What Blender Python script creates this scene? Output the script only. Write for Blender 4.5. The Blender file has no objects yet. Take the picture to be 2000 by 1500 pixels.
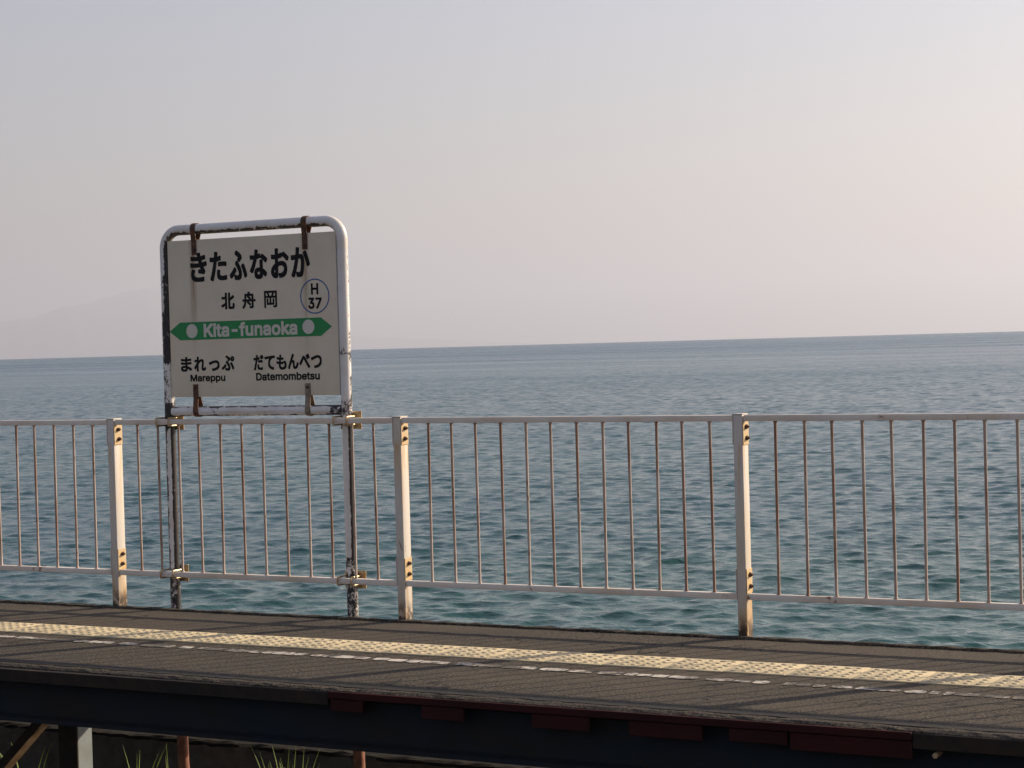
import bpy, bmesh, math, random
import numpy as np
from mathutils import Matrix, Vector
from mathutils.geometry import delaunay_2d_cdt

S = bpy.context.scene
COL = S.collection
rng = random.Random(7)

# ------------------------------------------------------------------ camera
CAM = Vector((7.81013, -9.32983, 1.49737))
right = Vector((0.87706941, 0.47956437, -0.02769944))
up = Vector((0.01439433, 0.0313995, 0.99940326))
fwd = Vector((-0.48014794, 0.87694474, -0.02063653))
cd = bpy.data.cameras.new("camera")
cam = bpy.data.objects.new("camera", cd)
COL.objects.link(cam)
S.camera = cam
M = Matrix((right, up, -fwd)).transposed().to_4x4()
M.translation = CAM
cam.matrix_world = M
cd.sensor_width = 36.0
cd.lens = 3933.37 / 2000 * 36.0
cd.clip_start = 0.1
cd.clip_end = 200000.0

# ------------------------------------------------------------------ sky and sun
SUN = Vector((1.27, 1.65, 1.0)).normalized()
SUN_EL = math.asin(SUN.z)
SUN_AZ = math.atan2(SUN.x, SUN.y)
W = bpy.data.worlds.new("World")
S.world = W
W.use_nodes = True
wn, wl = W.node_tree.nodes, W.node_tree.links
sky = wn.new('ShaderNodeTexSky')
sky.sky_type = 'NISHITA'
sky.sun_disc = False
sky.sun_elevation = SUN_EL
sky.sun_rotation = SUN_AZ
sky.air_density = 1.2
sky.dust_density = 2.2
sky.ozone_density = 1.5
hs = wn.new('ShaderNodeHueSaturation')
hs.inputs['Saturation'].default_value = 0.75
wl.new(sky.outputs[0], hs.inputs['Color'])
tint = wn.new('ShaderNodeMix')
tint.data_type = 'RGBA'
tint.blend_type = 'MULTIPLY'
tint.inputs['Factor'].default_value = 1.0
tint.inputs[7].default_value = (1.075, 0.995, 1.06, 1)
wl.new(hs.outputs[0], tint.inputs[6])
wl.new(tint.outputs[2], wn['Background'].inputs['Color'])
wn['Background'].inputs['Strength'].default_value = 0.084

ld = bpy.data.lights.new("sun", 'SUN')
ld.energy = 5.0
ld.angle = math.radians(0.6)
ld.color = (1.0, 0.83, 0.62)
sun = bpy.data.objects.new("sun", ld)
COL.objects.link(sun)
sun.rotation_euler = (-SUN).to_track_quat('-Z', 'Y').to_euler()
sun.location = (30, 40, 25)

S.view_settings.view_transform = 'Standard'
S.view_settings.look = 'None'
S.view_settings.exposure = 0.6
S.view_settings.gamma = 1.0
S.view_settings.use_curve_mapping = False
S.render.engine = 'CYCLES'
S.cycles.use_denoising = True
S.cycles.max_bounces = 6
S.cycles.volume_bounces = 0


# ------------------------------------------------------------------ materials
class NT:
    def __init__(self, name):
        self.m = bpy.data.materials.new(name)
        self.m.use_nodes = True
        self.t = self.m.node_tree
        self.b = self.t.nodes['Principled BSDF']
        self.tc = self.t.nodes.new('ShaderNodeTexCoord')

    def n(self, kind, **kw):
        nd = self.t.nodes.new(kind)
        for k, v in kw.items():
            setattr(nd, k, v)
        return nd

    def put(self, sock, v):
        if hasattr(v, 'is_output'):
            self.t.links.new(v, sock)
        elif isinstance(v, (tuple, list)) and len(v) == 3 and sock.type == 'RGBA':
            sock.default_value = (*v, 1)
        else:
            sock.default_value = v

    def mapped(self, scale=(1, 1, 1), coord='Object'):
        mp = self.n('ShaderNodeMapping')
        if coord == 'World':
            self.put(mp.inputs['Vector'], self.n('ShaderNodeNewGeometry').outputs['Position'])
        else:
            self.put(mp.inputs['Vector'], self.tc.outputs[coord])
        mp.inputs['Scale'].default_value = scale
        return mp.outputs[0]

    def noise(self, scale=5.0, detail=4.0, rough=0.55, stretch=(1, 1, 1), coord='Object', dist=0.0):
        nd = self.n('ShaderNodeTexNoise')
        self.put(nd.inputs['Vector'], self.mapped(stretch, coord))
        nd.inputs['Scale'].default_value = scale
        nd.inputs['Detail'].default_value = detail
        nd.inputs['Roughness'].default_value = rough
        nd.inputs['Distortion'].default_value = dist
        return nd.outputs['Fac']

    def ramp(self, fac, stops):
        nd = self.n('ShaderNodeValToRGB')
        self.put(nd.inputs['Fac'], fac)
        e = nd.color_ramp.elements
        while len(e) < len(stops):
            e.new(0.5)
        for el, (p, c) in zip(e, stops):
            el.position = p
            el.color = (*c, 1) if isinstance(c, tuple) else (c, c, c, 1)
        return nd.outputs['Color']

    def math(self, op, a, b=0.0, clamp=False):
        nd = self.n('ShaderNodeMath', operation=op)
        nd.use_clamp = clamp
        self.put(nd.inputs[0], a)
        self.put(nd.inputs[1], b)
        return nd.outputs[0]

    def step(self, v, lo, hi):
        nd = self.n('ShaderNodeMapRange')
        nd.interpolation_type = 'SMOOTHSTEP'
        self.put(nd.inputs['Value'], v)
        nd.inputs['From Min'].default_value = lo
        nd.inputs['From Max'].default_value = hi
        return nd.outputs['Result']

    def mix(self, fac, a, b):
        nd = self.n('ShaderNodeMix', data_type='RGBA')
        self.put(nd.inputs['Factor'], fac)
        self.put(nd.inputs['A'] if False else nd.inputs[6], a)
        self.put(nd.inputs[7], b)
        return nd.outputs[2]

    def xyz(self, coord='Object'):
        s = self.n('ShaderNodeSeparateXYZ')
        self.put(s.inputs[0], self.tc.outputs[coord])
        return s.outputs

    def bump(self, h, strength=0.3, dist=0.01, normal=None):
        nd = self.n('ShaderNodeBump')
        self.put(nd.inputs['Height'], h)
        nd.inputs['Strength'].default_value = strength
        nd.inputs['Distance'].default_value = dist
        if normal is not None:
            self.put(nd.inputs['Normal'], normal)
        return nd.outputs[0]

    def done(self, color, rough=0.6, metal=0.0, normal=None, spec=None):
        self.put(self.b.inputs['Base Color'], color)
        self.put(self.b.inputs['Roughness'], rough)
        self.put(self.b.inputs['Metallic'], metal)
        if spec is not None:
            self.put(self.b.inputs['Specular IOR Level'], spec)
        if normal is not None:
            self.put(self.b.inputs['Normal'], normal)
        return self.m


MAT = {}


def asphalt():
    t = NT('asphalt')
    fine = t.noise(78, 5, 0.8)
    mid = t.noise(14, 4, 0.6)
    big = t.noise(1.3, 4, 0.6)
    col = t.ramp(fine, [(0.38, (0.007, 0.0065, 0.006)), (0.5, (0.042, 0.036, 0.029)), (0.60, (0.145, 0.119, 0.088))])
    col = t.mix(t.math('MULTIPLY', t.step(mid, 0.45, 0.7), 0.3), col, (0.045, 0.040, 0.036))
    col = t.mix(t.math('MULTIPLY', t.step(big, 0.46, 0.66), 0.5), col, (0.052, 0.044, 0.038))
    blot = t.noise(0.55, 5, 0.65, (0.6, 1.6, 1))
    col = t.mix(t.math('MULTIPLY', t.step(blot, 0.50, 0.62), 0.35), col, (0.11, 0.090, 0.066))
    v = t.n('ShaderNodeTexVoronoi')
    t.put(v.inputs['Vector'], t.tc.outputs['Object'])
    v.inputs['Scale'].default_value = 26
    sp = t.step(v.outputs['Distance'], 0.075, 0.05)
    sp = t.math('MULTIPLY', sp, t.step(t.noise(9, 1), 0.6, 0.66))
    col = t.mix(sp, col, (0.42, 0.38, 0.33))
    cv = t.n('ShaderNodeTexVoronoi', feature='DISTANCE_TO_EDGE')
    wob = t.n('ShaderNodeVectorMath', operation='ADD')
    nz = t.n('ShaderNodeTexNoise')
    t.put(nz.inputs['Vector'], t.tc.outputs['Object'])
    nz.inputs['Scale'].default_value = 3.0
    nz.inputs['Detail'].default_value = 5
    t.put(wob.inputs[0], t.tc.outputs['Object'])
    t.put(wob.inputs[1], nz.outputs['Color'])
    t.put(cv.inputs['Vector'], wob.outputs[0])
    cv.inputs['Scale'].default_value = 0.75
    crack = t.math('MULTIPLY', t.step(cv.outputs['Distance'], 0.010, 0.003), t.step(t.noise(0.9, 2), 0.46, 0.56))
    col = t.mix(crack, col, (0.012, 0.011, 0.011))
    nb = t.bump(fine, 0.9, 0.008)
    return t.done(col, 0.9, normal=nb, spec=0.25)


def paint_line():
    t = NT('worn_line_paint')
    w = t.noise(38, 5, 0.7)
    b = t.noise(5.5, 3, 0.6)
    s = t.math('ADD', t.math('MULTIPLY', w, 0.6), t.math('MULTIPLY', b, 0.8))
    f = t.step(s, 0.58, 0.76)
    col = t.mix(f, (0.52, 0.48, 0.42), (0.10, 0.090, 0.078))
    return t.done(col, 0.8, normal=t.bump(t.noise(160, 3), 0.6, 0.004), spec=0.3)


def tile():
    t = NT('tactile_yellow')
    a = t.noise(6, 4, 0.6, coord='Object')
    b = t.noise(70, 3, 0.6)
    oi = t.n('ShaderNodeObjectInfo')
    col = t.mix(t.step(a, 0.4, 0.75), (0.56, 0.47, 0.30), (0.45, 0.38, 0.245))
    col = t.mix(t.math('MULTIPLY', t.step(b, 0.55, 0.72), 0.4), col, (0.30, 0.235, 0.14))
    col = t.mix(t.math('MULTIPLY', oi.outputs['Random'], 0.16), col, (0.40, 0.32, 0.20))
    return t.done(col, 0.75, normal=t.bump(b, 0.25, 0.003), spec=0.3)


def fence_paint():
    t = NT('cream_fence_paint')
    a = t.noise(3.2, 4, 0.6, (1, 1, 0.35), coord='World')
    r = t.noise(26, 6, 0.72, (1, 1, 0.5), coord='World')
    r2 = t.noise(7, 5, 0.7, (1.4, 1.4, 0.8), coord='World')
    col = t.mix(t.step(a, 0.50, 0.80), (0.54, 0.50, 0.45), (0.49, 0.395, 0.25))
    rust = t.step(t.math('ADD', t.math('MULTIPLY', r, 0.55), t.math('MULTIPLY', r2, 0.65)), 0.70, 0.79)
    col = t.mix(rust, col, (0.20, 0.075, 0.028))
    z = t.xyz()[2]
    run = t.noise(30, 3, 0.6, (1, 1, 0.045), coord='World')
    below = t.math('MAXIMUM', t.math('MULTIPLY', t.step(z, 0.45, 0.96), t.step(z, 0.98, 0.95)), t.step(z, 0.24, 0.20))
    drip = t.math('MULTIPLY', t.math('MULTIPLY', below, t.step(run, 0.44, 0.66)), 0.85)
    col = t.mix(drip, col, (0.46, 0.27, 0.085))
    foot = t.math('MULTIPLY', t.step(z, 0.26, 0.0), 0.7)
    col = t.mix(t.math('MULTIPLY', foot, t.step(r2, 0.36, 0.58)), col, (0.62, 0.36, 0.10))
    base = t.math('MULTIPLY', t.step(z, 0.13, 0.02), t.step(r, 0.40, 0.52))
    col = t.mix(base, col, (0.07, 0.042, 0.025))
    return t.done(col, t.ramp(rust, [(0, 0.45), (1, 0.85)]), normal=t.bump(r, 0.15, 0.003))


def rail_paint():
    t = NT('grey_white_rail_paint')
    a = t.noise(2.6, 4, 0.6, coord='World')
    r = t.noise(24, 6, 0.72, coord='World')
    r2 = t.noise(4.2, 5, 0.7, coord='World')
    col = t.mix(t.step(a, 0.4, 0.7), (0.70, 0.645, 0.58), (0.60, 0.50, 0.40))
    rust = t.step(t.math('ADD', t.math('MULTIPLY', r, 0.5), t.math('MULTIPLY', r2, 0.7)), 0.69, 0.76)
    col = t.mix(rust, col, (0.22, 0.085, 0.032))
    return t.done(col, 0.55, normal=t.bump(r, 0.2, 0.003))


def baluster_paint():
    t = NT('rusting_baluster_paint')
    a = t.noise(9, 5, 0.65, (1, 1, 0.25), coord='World')
    r = t.noise(40, 5, 0.7, (1, 1, 0.5), coord='World')
    oi = t.n('ShaderNodeObjectInfo')
    s = t.math('ADD', a, t.math('MULTIPLY', oi.outputs['Random'], 0.12))
    col = t.mix(t.step(s, 0.44, 0.70), (0.44, 0.35, 0.29), (0.25, 0.135, 0.085))
    col = t.mix(t.step(r, 0.58, 0.68), col, (0.15, 0.065, 0.035))
    return t.done(col, 0.6, normal=t.bump(r, 0.25, 0.003))


def pipe_paint():
    t = NT('peeling_white_pipe_paint')
    at = t.n('ShaderNodeAttribute', attribute_name='wear')
    r = t.noise(24, 8, 0.78, (1, 1, 0.7))
    g = t.noise(90, 4, 0.7)
    s = t.math('ADD', t.math('ADD', t.math('MULTIPLY', r, 1.25), t.math('MULTIPLY', g, 0.45)), t.math('SUBTRACT', at.outputs['Fac'], 0.35))
    f = t.step(s, 0.615, 0.635)
    edge = t.step(s, 0.575, 0.615)
    white = t.mix(t.step(t.noise(5, 4, 0.6), 0.4, 0.75), (0.72, 0.70, 0.68), (0.60, 0.55, 0.49))
    white = t.mix(t.math('MULTIPLY', edge, 0.35), white, (0.36, 0.22, 0.12))
    dark = t.mix(t.step(g, 0.48, 0.68), (0.012, 0.011, 0.012), (0.050, 0.034, 0.028))
    col = t.mix(f, white, dark)
    rough = t.ramp(f, [(0, 0.38), (1, 0.5)])
    return t.done(col, rough, normal=t.bump(f, -0.5, 0.0015))


def panel_face():
    t = NT('sign_panel_white')
    x, y, z = t.xyz()
    col = t.mix(t.step(t.noise(4, 4, 0.6), 0.35, 0.8), (0.70, 0.62, 0.49), (0.63, 0.55, 0.42))
    tot = None
    for x0, amp in ((0.585, 1.0), (1.372, 0.75)):
        d = t.math('ABSOLUTE', t.math('SUBTRACT', x, x0))
        thin = t.math('MULTIPLY', t.step(d, 0.010, 0.001), 0.9 * amp)
        wide = t.math('MULTIPLY', t.step(d, 0.034, 0.004), 0.65 * amp)
        f = t.math('MAXIMUM', thin, wide)
        tot = f if tot is None else t.math('ADD', tot, f)
    streak = t.noise(6, 5, 0.7, (9, 1, 0.6))
    tot = t.math('MULTIPLY', tot, t.step(streak, 0.25, 0.55))
    tot = t.math('MULTIPLY', tot, t.step(z, 1.36, 2.0))
    col = t.mix(tot, col, (0.25, 0.135, 0.050))
    low = t.math('MULTIPLY', t.step(z, 1.34, 1.22), 0.25)
    col = t.mix(low, col, (0.42, 0.36, 0.25))
    return t.done(col, 0.38, spec=0.4)


def simple(name, col, rough=0.6, metal=0.0, var=0.25, scale=12, alt=None, spec=None, bumpy=0.15):
    t = NT(name)
    f = t.noise(scale, 5, 0.65)
    alt = alt or tuple(c * (1 - var) for c in col)
    c = t.mix(t.step(f, 0.38, 0.68), col, alt)
    return t.done(c, rough, metal, normal=t.bump(t.noise(scale * 6, 3), bumpy, 0.003), spec=spec)


def beam_paint():
    t = NT('dark_navy_steel')
    a = t.noise(2.2, 5, 0.65, (0.6, 1, 1.5))
    r = t.noise(18, 6, 0.7)
    col = t.mix(t.step(a, 0.4, 0.7), (0.013, 0.019, 0.026), (0.022, 0.018, 0.016))
    col = t.mix(t.step(r, 0.62, 0.75), col, (0.040, 0.020, 0.012))
    return t.done(col, 0.75, normal=t.bump(r, 0.3, 0.004), spec=0.15)


def red_paint():
    t = NT('faded_red_paint')
    r = t.noise(16, 6, 0.72)
    a = t.noise(3, 4, 0.6)
    col = t.mix(t.step(a, 0.4, 0.7), (0.040, 0.010, 0.009), (0.026, 0.008, 0.007))
    col = t.mix(t.step(r, 0.60, 0.70), col, (0.020, 0.014, 0.012))
    return t.done(col, 0.8, normal=t.bump(r, 0.3, 0.003), spec=0.15)


def water():
    t = NT('sea_water')
    g = t.n('ShaderNodeNewGeometry')
    pos = g.outputs['Position']

    def wn_(scale, stretch, detail, rough=0.55, dist=0.0):
        mp = t.n('ShaderNodeMapping')
        t.put(mp.inputs['Vector'], pos)
        mp.inputs['Scale'].default_value = stretch
        mp.inputs['Rotation'].default_value = (0, 0, math.radians(24))
        nd = t.n('ShaderNodeTexNoise')
        t.put(nd.inputs['Vector'], mp.outputs[0])
        nd.inputs['Scale'].default_value = scale
        nd.inputs['Detail'].default_value = detail
        nd.inputs['Roughness'].default_value = rough
        nd.inputs['Distortion'].default_value = dist
        return nd.outputs['Fac']
    h1 = wn_(4.4, (0.5, 1.0, 1), 4, 0.62, 0.4)
    h3 = wn_(0.045, (0.35, 1.0, 1), 6, 0.68, 0.3)
    h2 = wn_(0.16, (0.55, 1.0, 1), 3, 0.55, 0.3)
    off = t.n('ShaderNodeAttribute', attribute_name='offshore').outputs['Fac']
    n3 = t.bump(h3, 1.0, 2.6)
    t.put(n3.node.inputs['Strength'], off)
    n2 = t.bump(h2, 1.0, 0.22, n3)
    n1 = t.bump(h1, 1.0, 0.046, n2)
    patch = wn_(0.02, (0.5, 1, 1), 3)
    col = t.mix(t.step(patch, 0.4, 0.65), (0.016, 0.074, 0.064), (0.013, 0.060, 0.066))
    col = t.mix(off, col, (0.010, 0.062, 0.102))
    wind = wn_(0.012, (0.25, 1.0, 1), 5, 0.62, 0.3)
    gust = t.math('MULTIPLY', t.math('SUBTRACT', wind, 0.5), 0.40)
    m = t.done(col, t.math('ADD', 0.09, t.math('MULTIPLY', off, t.math('ADD', 0.195, gust)), True), normal=n1)
    t.b.inputs['IOR'].default_value = 1.333
    return m


MAT['asphalt'] = asphalt()
MAT['dark_band'] = simple('dark_band_grain', (0.026, 0.025, 0.025), 0.9, scale=40, alt=(0.042, 0.039, 0.036), spec=0.2, bumpy=0.8)
MAT['line'] = paint_line()
MAT['tile'] = tile()
MAT['fence'] = fence_paint()
MAT['rail'] = rail_paint()
MAT['baluster'] = baluster_paint()
MAT['pipe'] = pipe_paint()
MAT['panel'] = panel_face()
MAT['panel_edge'] = simple('panel_edge_white', (0.72, 0.70, 0.66), 0.4)
MAT['black'] = simple('letter_black', (0.010, 0.010, 0.011), 0.65, var=0.2, bumpy=0.02, spec=0.2)
MAT['green'] = simple('arrow_green', (0.008, 0.235, 0.060), 0.4, var=0.12, scale=5, bumpy=0.02)
MAT['white'] = simple('letter_white', (0.60, 0.575, 0.51), 0.4, var=0.06, bumpy=0.02)
MAT['blue'] = simple('ring_blue', (0.035, 0.115, 0.33), 0.45, var=0.1, bumpy=0.02)
MAT['rust'] = simple('rusty_strap', (0.060, 0.028, 0.016), 0.75, 0.0, scale=30, alt=(0.155, 0.062, 0.024), bumpy=0.4)
MAT['zinc'] = simple('weathered_zinc', (0.25, 0.215, 0.17), 0.55, 0.3, scale=30, alt=(0.15, 0.10, 0.06), bumpy=0.3)
MAT['bolt'] = simple('dark_rusty_bolt', (0.045, 0.022, 0.014), 0.7, 0.2, scale=60, alt=(0.09, 0.04, 0.02), bumpy=0.3)
MAT['clamp'] = simple('yellowed_clamp_steel', (0.52, 0.41, 0.24), 0.38, 0.45, scale=30, alt=(0.33, 0.19, 0.08), bumpy=0.25)
MAT['plate'] = simple('yellowed_plate_paint', (0.50, 0.395, 0.24), 0.55, 0.0, scale=22, alt=(0.56, 0.34, 0.12), bumpy=0.2)
MAT['beam'] = beam_paint()
MAT['red'] = red_paint()
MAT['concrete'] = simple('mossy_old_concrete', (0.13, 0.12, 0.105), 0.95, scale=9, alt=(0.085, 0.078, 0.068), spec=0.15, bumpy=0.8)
MAT['shaded_top'] = simple('shaded_wall_top', (0.022, 0.020, 0.018), 0.95, scale=14, alt=(0.034, 0.031, 0.027), spec=0.1, bumpy=0.8)  # shade put into the colour of the wall top
MAT['soil'] = simple('dark_track_soil', (0.060, 0.052, 0.043), 0.95, scale=5, alt=(0.035, 0.032, 0.028), spec=0.1, bumpy=1.0)
MAT['steel_dark'] = simple('black_brown_steel', (0.020, 0.016, 0.014), 0.7, scale=9, alt=(0.035, 0.022, 0.015), spec=0.2)
MAT['steel_skylit'] = simple('skylit_steel', (0.19, 0.225, 0.235), 0.6, scale=7, alt=(0.16, 0.18, 0.18))  # skylight on the support post's side, put into the colour
MAT['rust_pipe'] = simple('rusty_red_pipe', (0.19, 0.070, 0.040), 0.75, scale=20, alt=(0.30, 0.13, 0.075), bumpy=0.4)
MAT['tan'] = simple('lit_tan', (0.42, 0.29, 0.17), 0.6, scale=15, alt=(0.30, 0.17, 0.08))  # light put into the colour of the brace flange and edge bolt
MAT['grass'] = simple('grass_green', (0.14, 0.22, 0.035), 0.6, scale=8, alt=(0.20, 0.24, 0.05), bumpy=0.05)
MAT['straw'] = simple('dry_straw', (0.36, 0.27, 0.16), 0.7, scale=8)
MAT['water'] = water()
MAT['mountain'] = simple('forested_slope', (0.055, 0.065, 0.060), 0.95, scale=0.002, alt=(0.085, 0.080, 0.070), spec=0.1, bumpy=0.0)


# ------------------------------------------------------------------ mesh helpers
class MB:
    def __init__(self):
        self.v, self.f, self.w = [], [], []

    def add(self, vs, fs, ws=None):
        o = len(self.v)
        self.v += [tuple(p) for p in vs]
        self.f += [tuple(i + o for i in f) for f in fs]
        self.w += list(ws) if ws is not None else [0.0] * len(vs)
        return self

    def box(self, x0, x1, y0, y1, z0, z1, ch=0.0):
        if ch <= 0:
            vs = [(x, y, z) for x in (x0, x1) for y in (y0, y1) for z in (z0, z1)]
            return self.add(vs, [(0, 1, 3, 2), (4, 6, 7, 5), (0, 4, 5, 1), (2, 3, 7, 6), (0, 2, 6, 4), (1, 5, 7, 3)])
        bm = bmesh.new()
        bmesh.ops.create_cube(bm, size=1)
        for v in bm.verts:
            v.co = Vector(((x0 + x1) / 2 + v.co.x * (x1 - x0), (y0 + y1) / 2 + v.co.y * (y1 - y0), (z0 + z1) / 2 + v.co.z * (z1 - z0)))
        bmesh.ops.bevel(bm, geom=bm.edges[:], offset=ch, segments=2, profile=0.5, affect='EDGES')
        bm.verts.index_update()
        self.add([v.co[:] for v in bm.verts], [[v.index for v in f.verts] for f in bm.faces])
        bm.free()
        return self

    def tube(self, path, rad, seg=12, caps=True, wear=None):
        path = [Vector(p) for p in path]
        rads = rad if isinstance(rad, (list, tuple)) else [rad] * len(path)
        t0 = (path[1] - path[0]).normalized()
        ref = Vector((0, 1, 0)) if abs(t0.y) < 0.9 else Vector((1, 0, 0))
        nrm = (ref - t0 * ref.dot(t0)).normalized()
        vs, ws, fs = [], [], []
        for i, p in enumerate(path):
            a = path[max(i - 1, 0)]
            b = path[min(i + 1, len(path) - 1)]
            t = (b - a).normalized()
            nrm = (nrm - t * nrm.dot(t)).normalized()
            bi = t.cross(nrm)
            for k in range(seg):
                an = 2 * math.pi * k / seg
                d = nrm * math.cos(an) + bi * math.sin(an)
                vs.append(p + d * rads[i])
                ws.append(wear(p, d) if wear else 0.0)
        for i in range(len(path) - 1):
            for k in range(seg):
                k2 = (k + 1) % seg
                fs.append((i * seg + k, i * seg + k2, (i + 1) * seg + k2, (i + 1) * seg + k))
        if caps:
            fs.append(tuple(range(seg))[::-1])
            fs.append(tuple((len(path) - 1) * seg + k for k in range(seg)))
        return self.add(vs, fs, ws)

    def prism_x(self, yz, x0, x1):
        n = len(yz)
        vs = [(x0, y, z) for y, z in yz] + [(x1, y, z) for y, z in yz]
        fs = [tuple(range(n))[::-1], tuple(range(n, 2 * n))]
        fs += [(i, (i + 1) % n, n + (i + 1) % n, n + i) for i in range(n)]
        return self.add(vs, fs)

    def strip_x(self, yz, th, x0, x1):
        """a bent flat bar: polyline in (y, z), thickness th, width in x"""
        pts = [Vector(p) for p in yz]
        L, R = [], []
        for i, p in enumerate(pts):
            a, b = pts[max(i - 1, 0)], pts[min(i + 1, len(pts) - 1)]
            t = (b - a).normalized()
            n = Vector((-t.y, t.x))
            L.append(p + n * th / 2)
            R.append(p - n * th / 2)
        for i in range(len(pts) - 1):
            q = [L[i], L[i + 1], R[i + 1], R[i]]
            self.prism_x([tuple(c) for c in q], x0, x1)
        return self

    def mesh(self, name, mat, smooth=False):
        me = bpy.data.meshes.new(name)
        me.from_pydata(self.v, [], self.f)
        bm = bmesh.new()
        bm.from_mesh(me)
        bmesh.ops.recalc_face_normals(bm, faces=bm.faces[:])
        bm.to_mesh(me)
        bm.free()
        me.materials.append(MAT[mat])
        if any(self.w):
            at = me.attributes.new('wear', 'FLOAT', 'POINT')
            at.data.foreach_set('value', self.w)
        if smooth:
            me.shade_smooth()
            me.set_sharp_from_angle(angle=math.radians(40))
        return me

    def build(self, name, mat, parent=None, smooth=False):
        return link(name, self.mesh(name, mat, smooth), parent)


def link(name, data, parent=None):
    o = bpy.data.objects.new(name, data)
    COL.objects.link(o)
    if parent is not None:
        o.parent = parent
    return o


def tag(o, label=None, cat=None, group=None, kind=None):
    for k, v in (('label', label), ('category', cat), ('group', group), ('kind', kind)):
        if v:
            o[k] = v
    return o


def empty(name, loc=(0, 0, 0)):
    o = link(name, None)
    o.location = loc
    o.empty_display_size = 0.2
    return o


# ------------------------------------------------------------------ sea (follows the earth's curve)
SEA_Z = -5.0
R_E = 6371000.0


def build_sea():
    rad = [14.0]
    while rad[-1] < 85000:
        r = rad[-1]
        if r < 30:
            d = 0.4
        elif r < 330:
            d = min(0.45, max(0.07, 0.07 + (r - 48) * 0.0026))
        else:
            d = 0.42 * (r / 330) ** 2.0 if r < 4000 else r * 0.03
        rad.append(r + d)
    rad = np.array(rad)
    yaw = math.degrees(math.atan2(fwd.x, fwd.y))
    an = np.concatenate([np.linspace(-110, -22, 60)[:-1], np.linspace(-21, 21, 560), np.linspace(22, 110, 60)[1:]]) + yaw
    A, R_ = np.meshgrid(np.radians(an), rad)
    X = CAM.x + R_ * np.sin(A)
    Y = CAM.y + R_ * np.cos(A)
    Z = np.zeros_like(X)
    g = np.random.default_rng(11)
    fade = np.clip((900 - R_) / 600, 0, 1) * np.clip((np.degrees(A) - yaw + 30) / 6, 0, 1) * np.clip((30 - np.degrees(A) + yaw) / 6, 0, 1)
    DX = np.zeros_like(X)
    DY = np.zeros_like(X)
    for i in range(110):
        lam = 0.22 * (3.0 / 0.22) ** (g.random() ** 0.85)
        th = math.radians(164 + g.normal(0, 30))
        k = 2 * math.pi / lam
        amp = 0.0041 * lam ** 0.66 * (0.6 + 0.8 * g.random())
        if lam > 2.2:
            amp *= 0.55
        ph = k * (math.sin(th) * X + math.cos(th) * Y) + g.random() * 6.283
        lod = np.clip((lam / 0.42 * 1.0 - R_ / 200), 0, 1)
        a = amp * fade * lod
        Z += a * np.cos(ph)
        s = np.sin(ph) * a * 0.8
        DX -= s * math.sin(th)
        DY -= s * math.cos(th)
    Z = Z + SEA_Z - R_ ** 2 / (2 * R_E)
    co = np.stack([X + DX, Y + DY, Z], -1).reshape(-1, 3).astype(np.float32)
    nr, na = X.shape
    idx = np.arange(nr * na).reshape(nr, na)
    q = np.stack([idx[:-1, :-1], idx[1:, :-1], idx[1:, 1:], idx[:-1, 1:]], -1).reshape(-1, 4)
    me = bpy.data.meshes.new('sea')
    me.vertices.add(len(co))
    me.vertices.foreach_set('co', co.ravel())
    me.loops.add(q.size)
    me.loops.foreach_set('vertex_index', q.ravel().astype(np.int32))
    me.polygons.add(len(q))
    me.polygons.foreach_set('loop_start', np.arange(0, q.size, 4, dtype=np.int32))
    me.update(calc_edges=True)
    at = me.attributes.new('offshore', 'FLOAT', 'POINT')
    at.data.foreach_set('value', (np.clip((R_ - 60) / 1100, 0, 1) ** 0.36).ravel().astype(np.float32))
    me.validate()
    if me.polygons[0].normal.z < 0:
        me.flip_normals()
    me.shade_smooth()
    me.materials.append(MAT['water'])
    o = link('sea', me)
    tag(o, 'rippled grey-blue and green sea reaching to the horizon', 'sea', kind='structure')
    print('sea verts', len(co))


build_sea()

# ------------------------------------------------------------------ far mountain across the bay
def build_mountain():
    D = 80000.0
    az = [-50, -47, -45, -43, -42.1, -41.3, -40.45, -39.5, -38.75, -37.8, -36.5, -35, -33.2, -31, -29.5, -27]
    el = [0.0, 0.22, 0.42, 0.60, 0.68, 0.88, 1.11, 1.39, 1.38, 1.30, 0.9, 0.35, -0.05, -0.2, -0.3, -0.5]
    g = np.random.default_rng(5)
    az_f = np.linspace(-50, -27, 230)
    el_f = np.interp(az_f, az, el)
    el_f = np.convolve(np.pad(el_f, 3, 'edge'), np.ones(7) / 7, 'valid')
    for s, a in ((2.2, .03), (5.1, .02), (11, .012), (23, .007)):
        el_f = el_f + a * np.sin(az_f * s + g.random() * 6) * np.clip(el_f * 2, 0, 1)
    top = np.tan(np.radians(el_f)) * D + D * D / (2 * R_E)
    dep = np.linspace(-6000, 6000, 41)
    vs, fs = [], []
    for j, dd in enumerate(dep):
        s = max(0.0, 1 - abs(dd) / 6000) ** 1.3
        for i, a in enumerate(az_f):
            r = D + dd + 500 * math.sin(a * 3.1) * s
            rid = 1 + 0.16 * math.sin(a * 9 + dd * 0.0004) * (s * (1 - s) * 4)
            ar = math.radians(a)
            vs.append((CAM.x + r * math.sin(ar), CAM.y + r * math.cos(ar), (top[i] + 260) * s * rid - 260))
    n = len(az_f)
    for j in range(len(dep) - 1):
        for i in range(n - 1):
            fs.append((j * n + i, j * n + i + 1, (j + 1) * n + i + 1, (j + 1) * n + i))
    o = MB().add(vs, fs).build('mountain', 'mountain', smooth=True)
    tag(o, 'faint hazy blue mountain across the water behind the station sign', 'mountain', kind='structure')


build_mountain()

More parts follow.
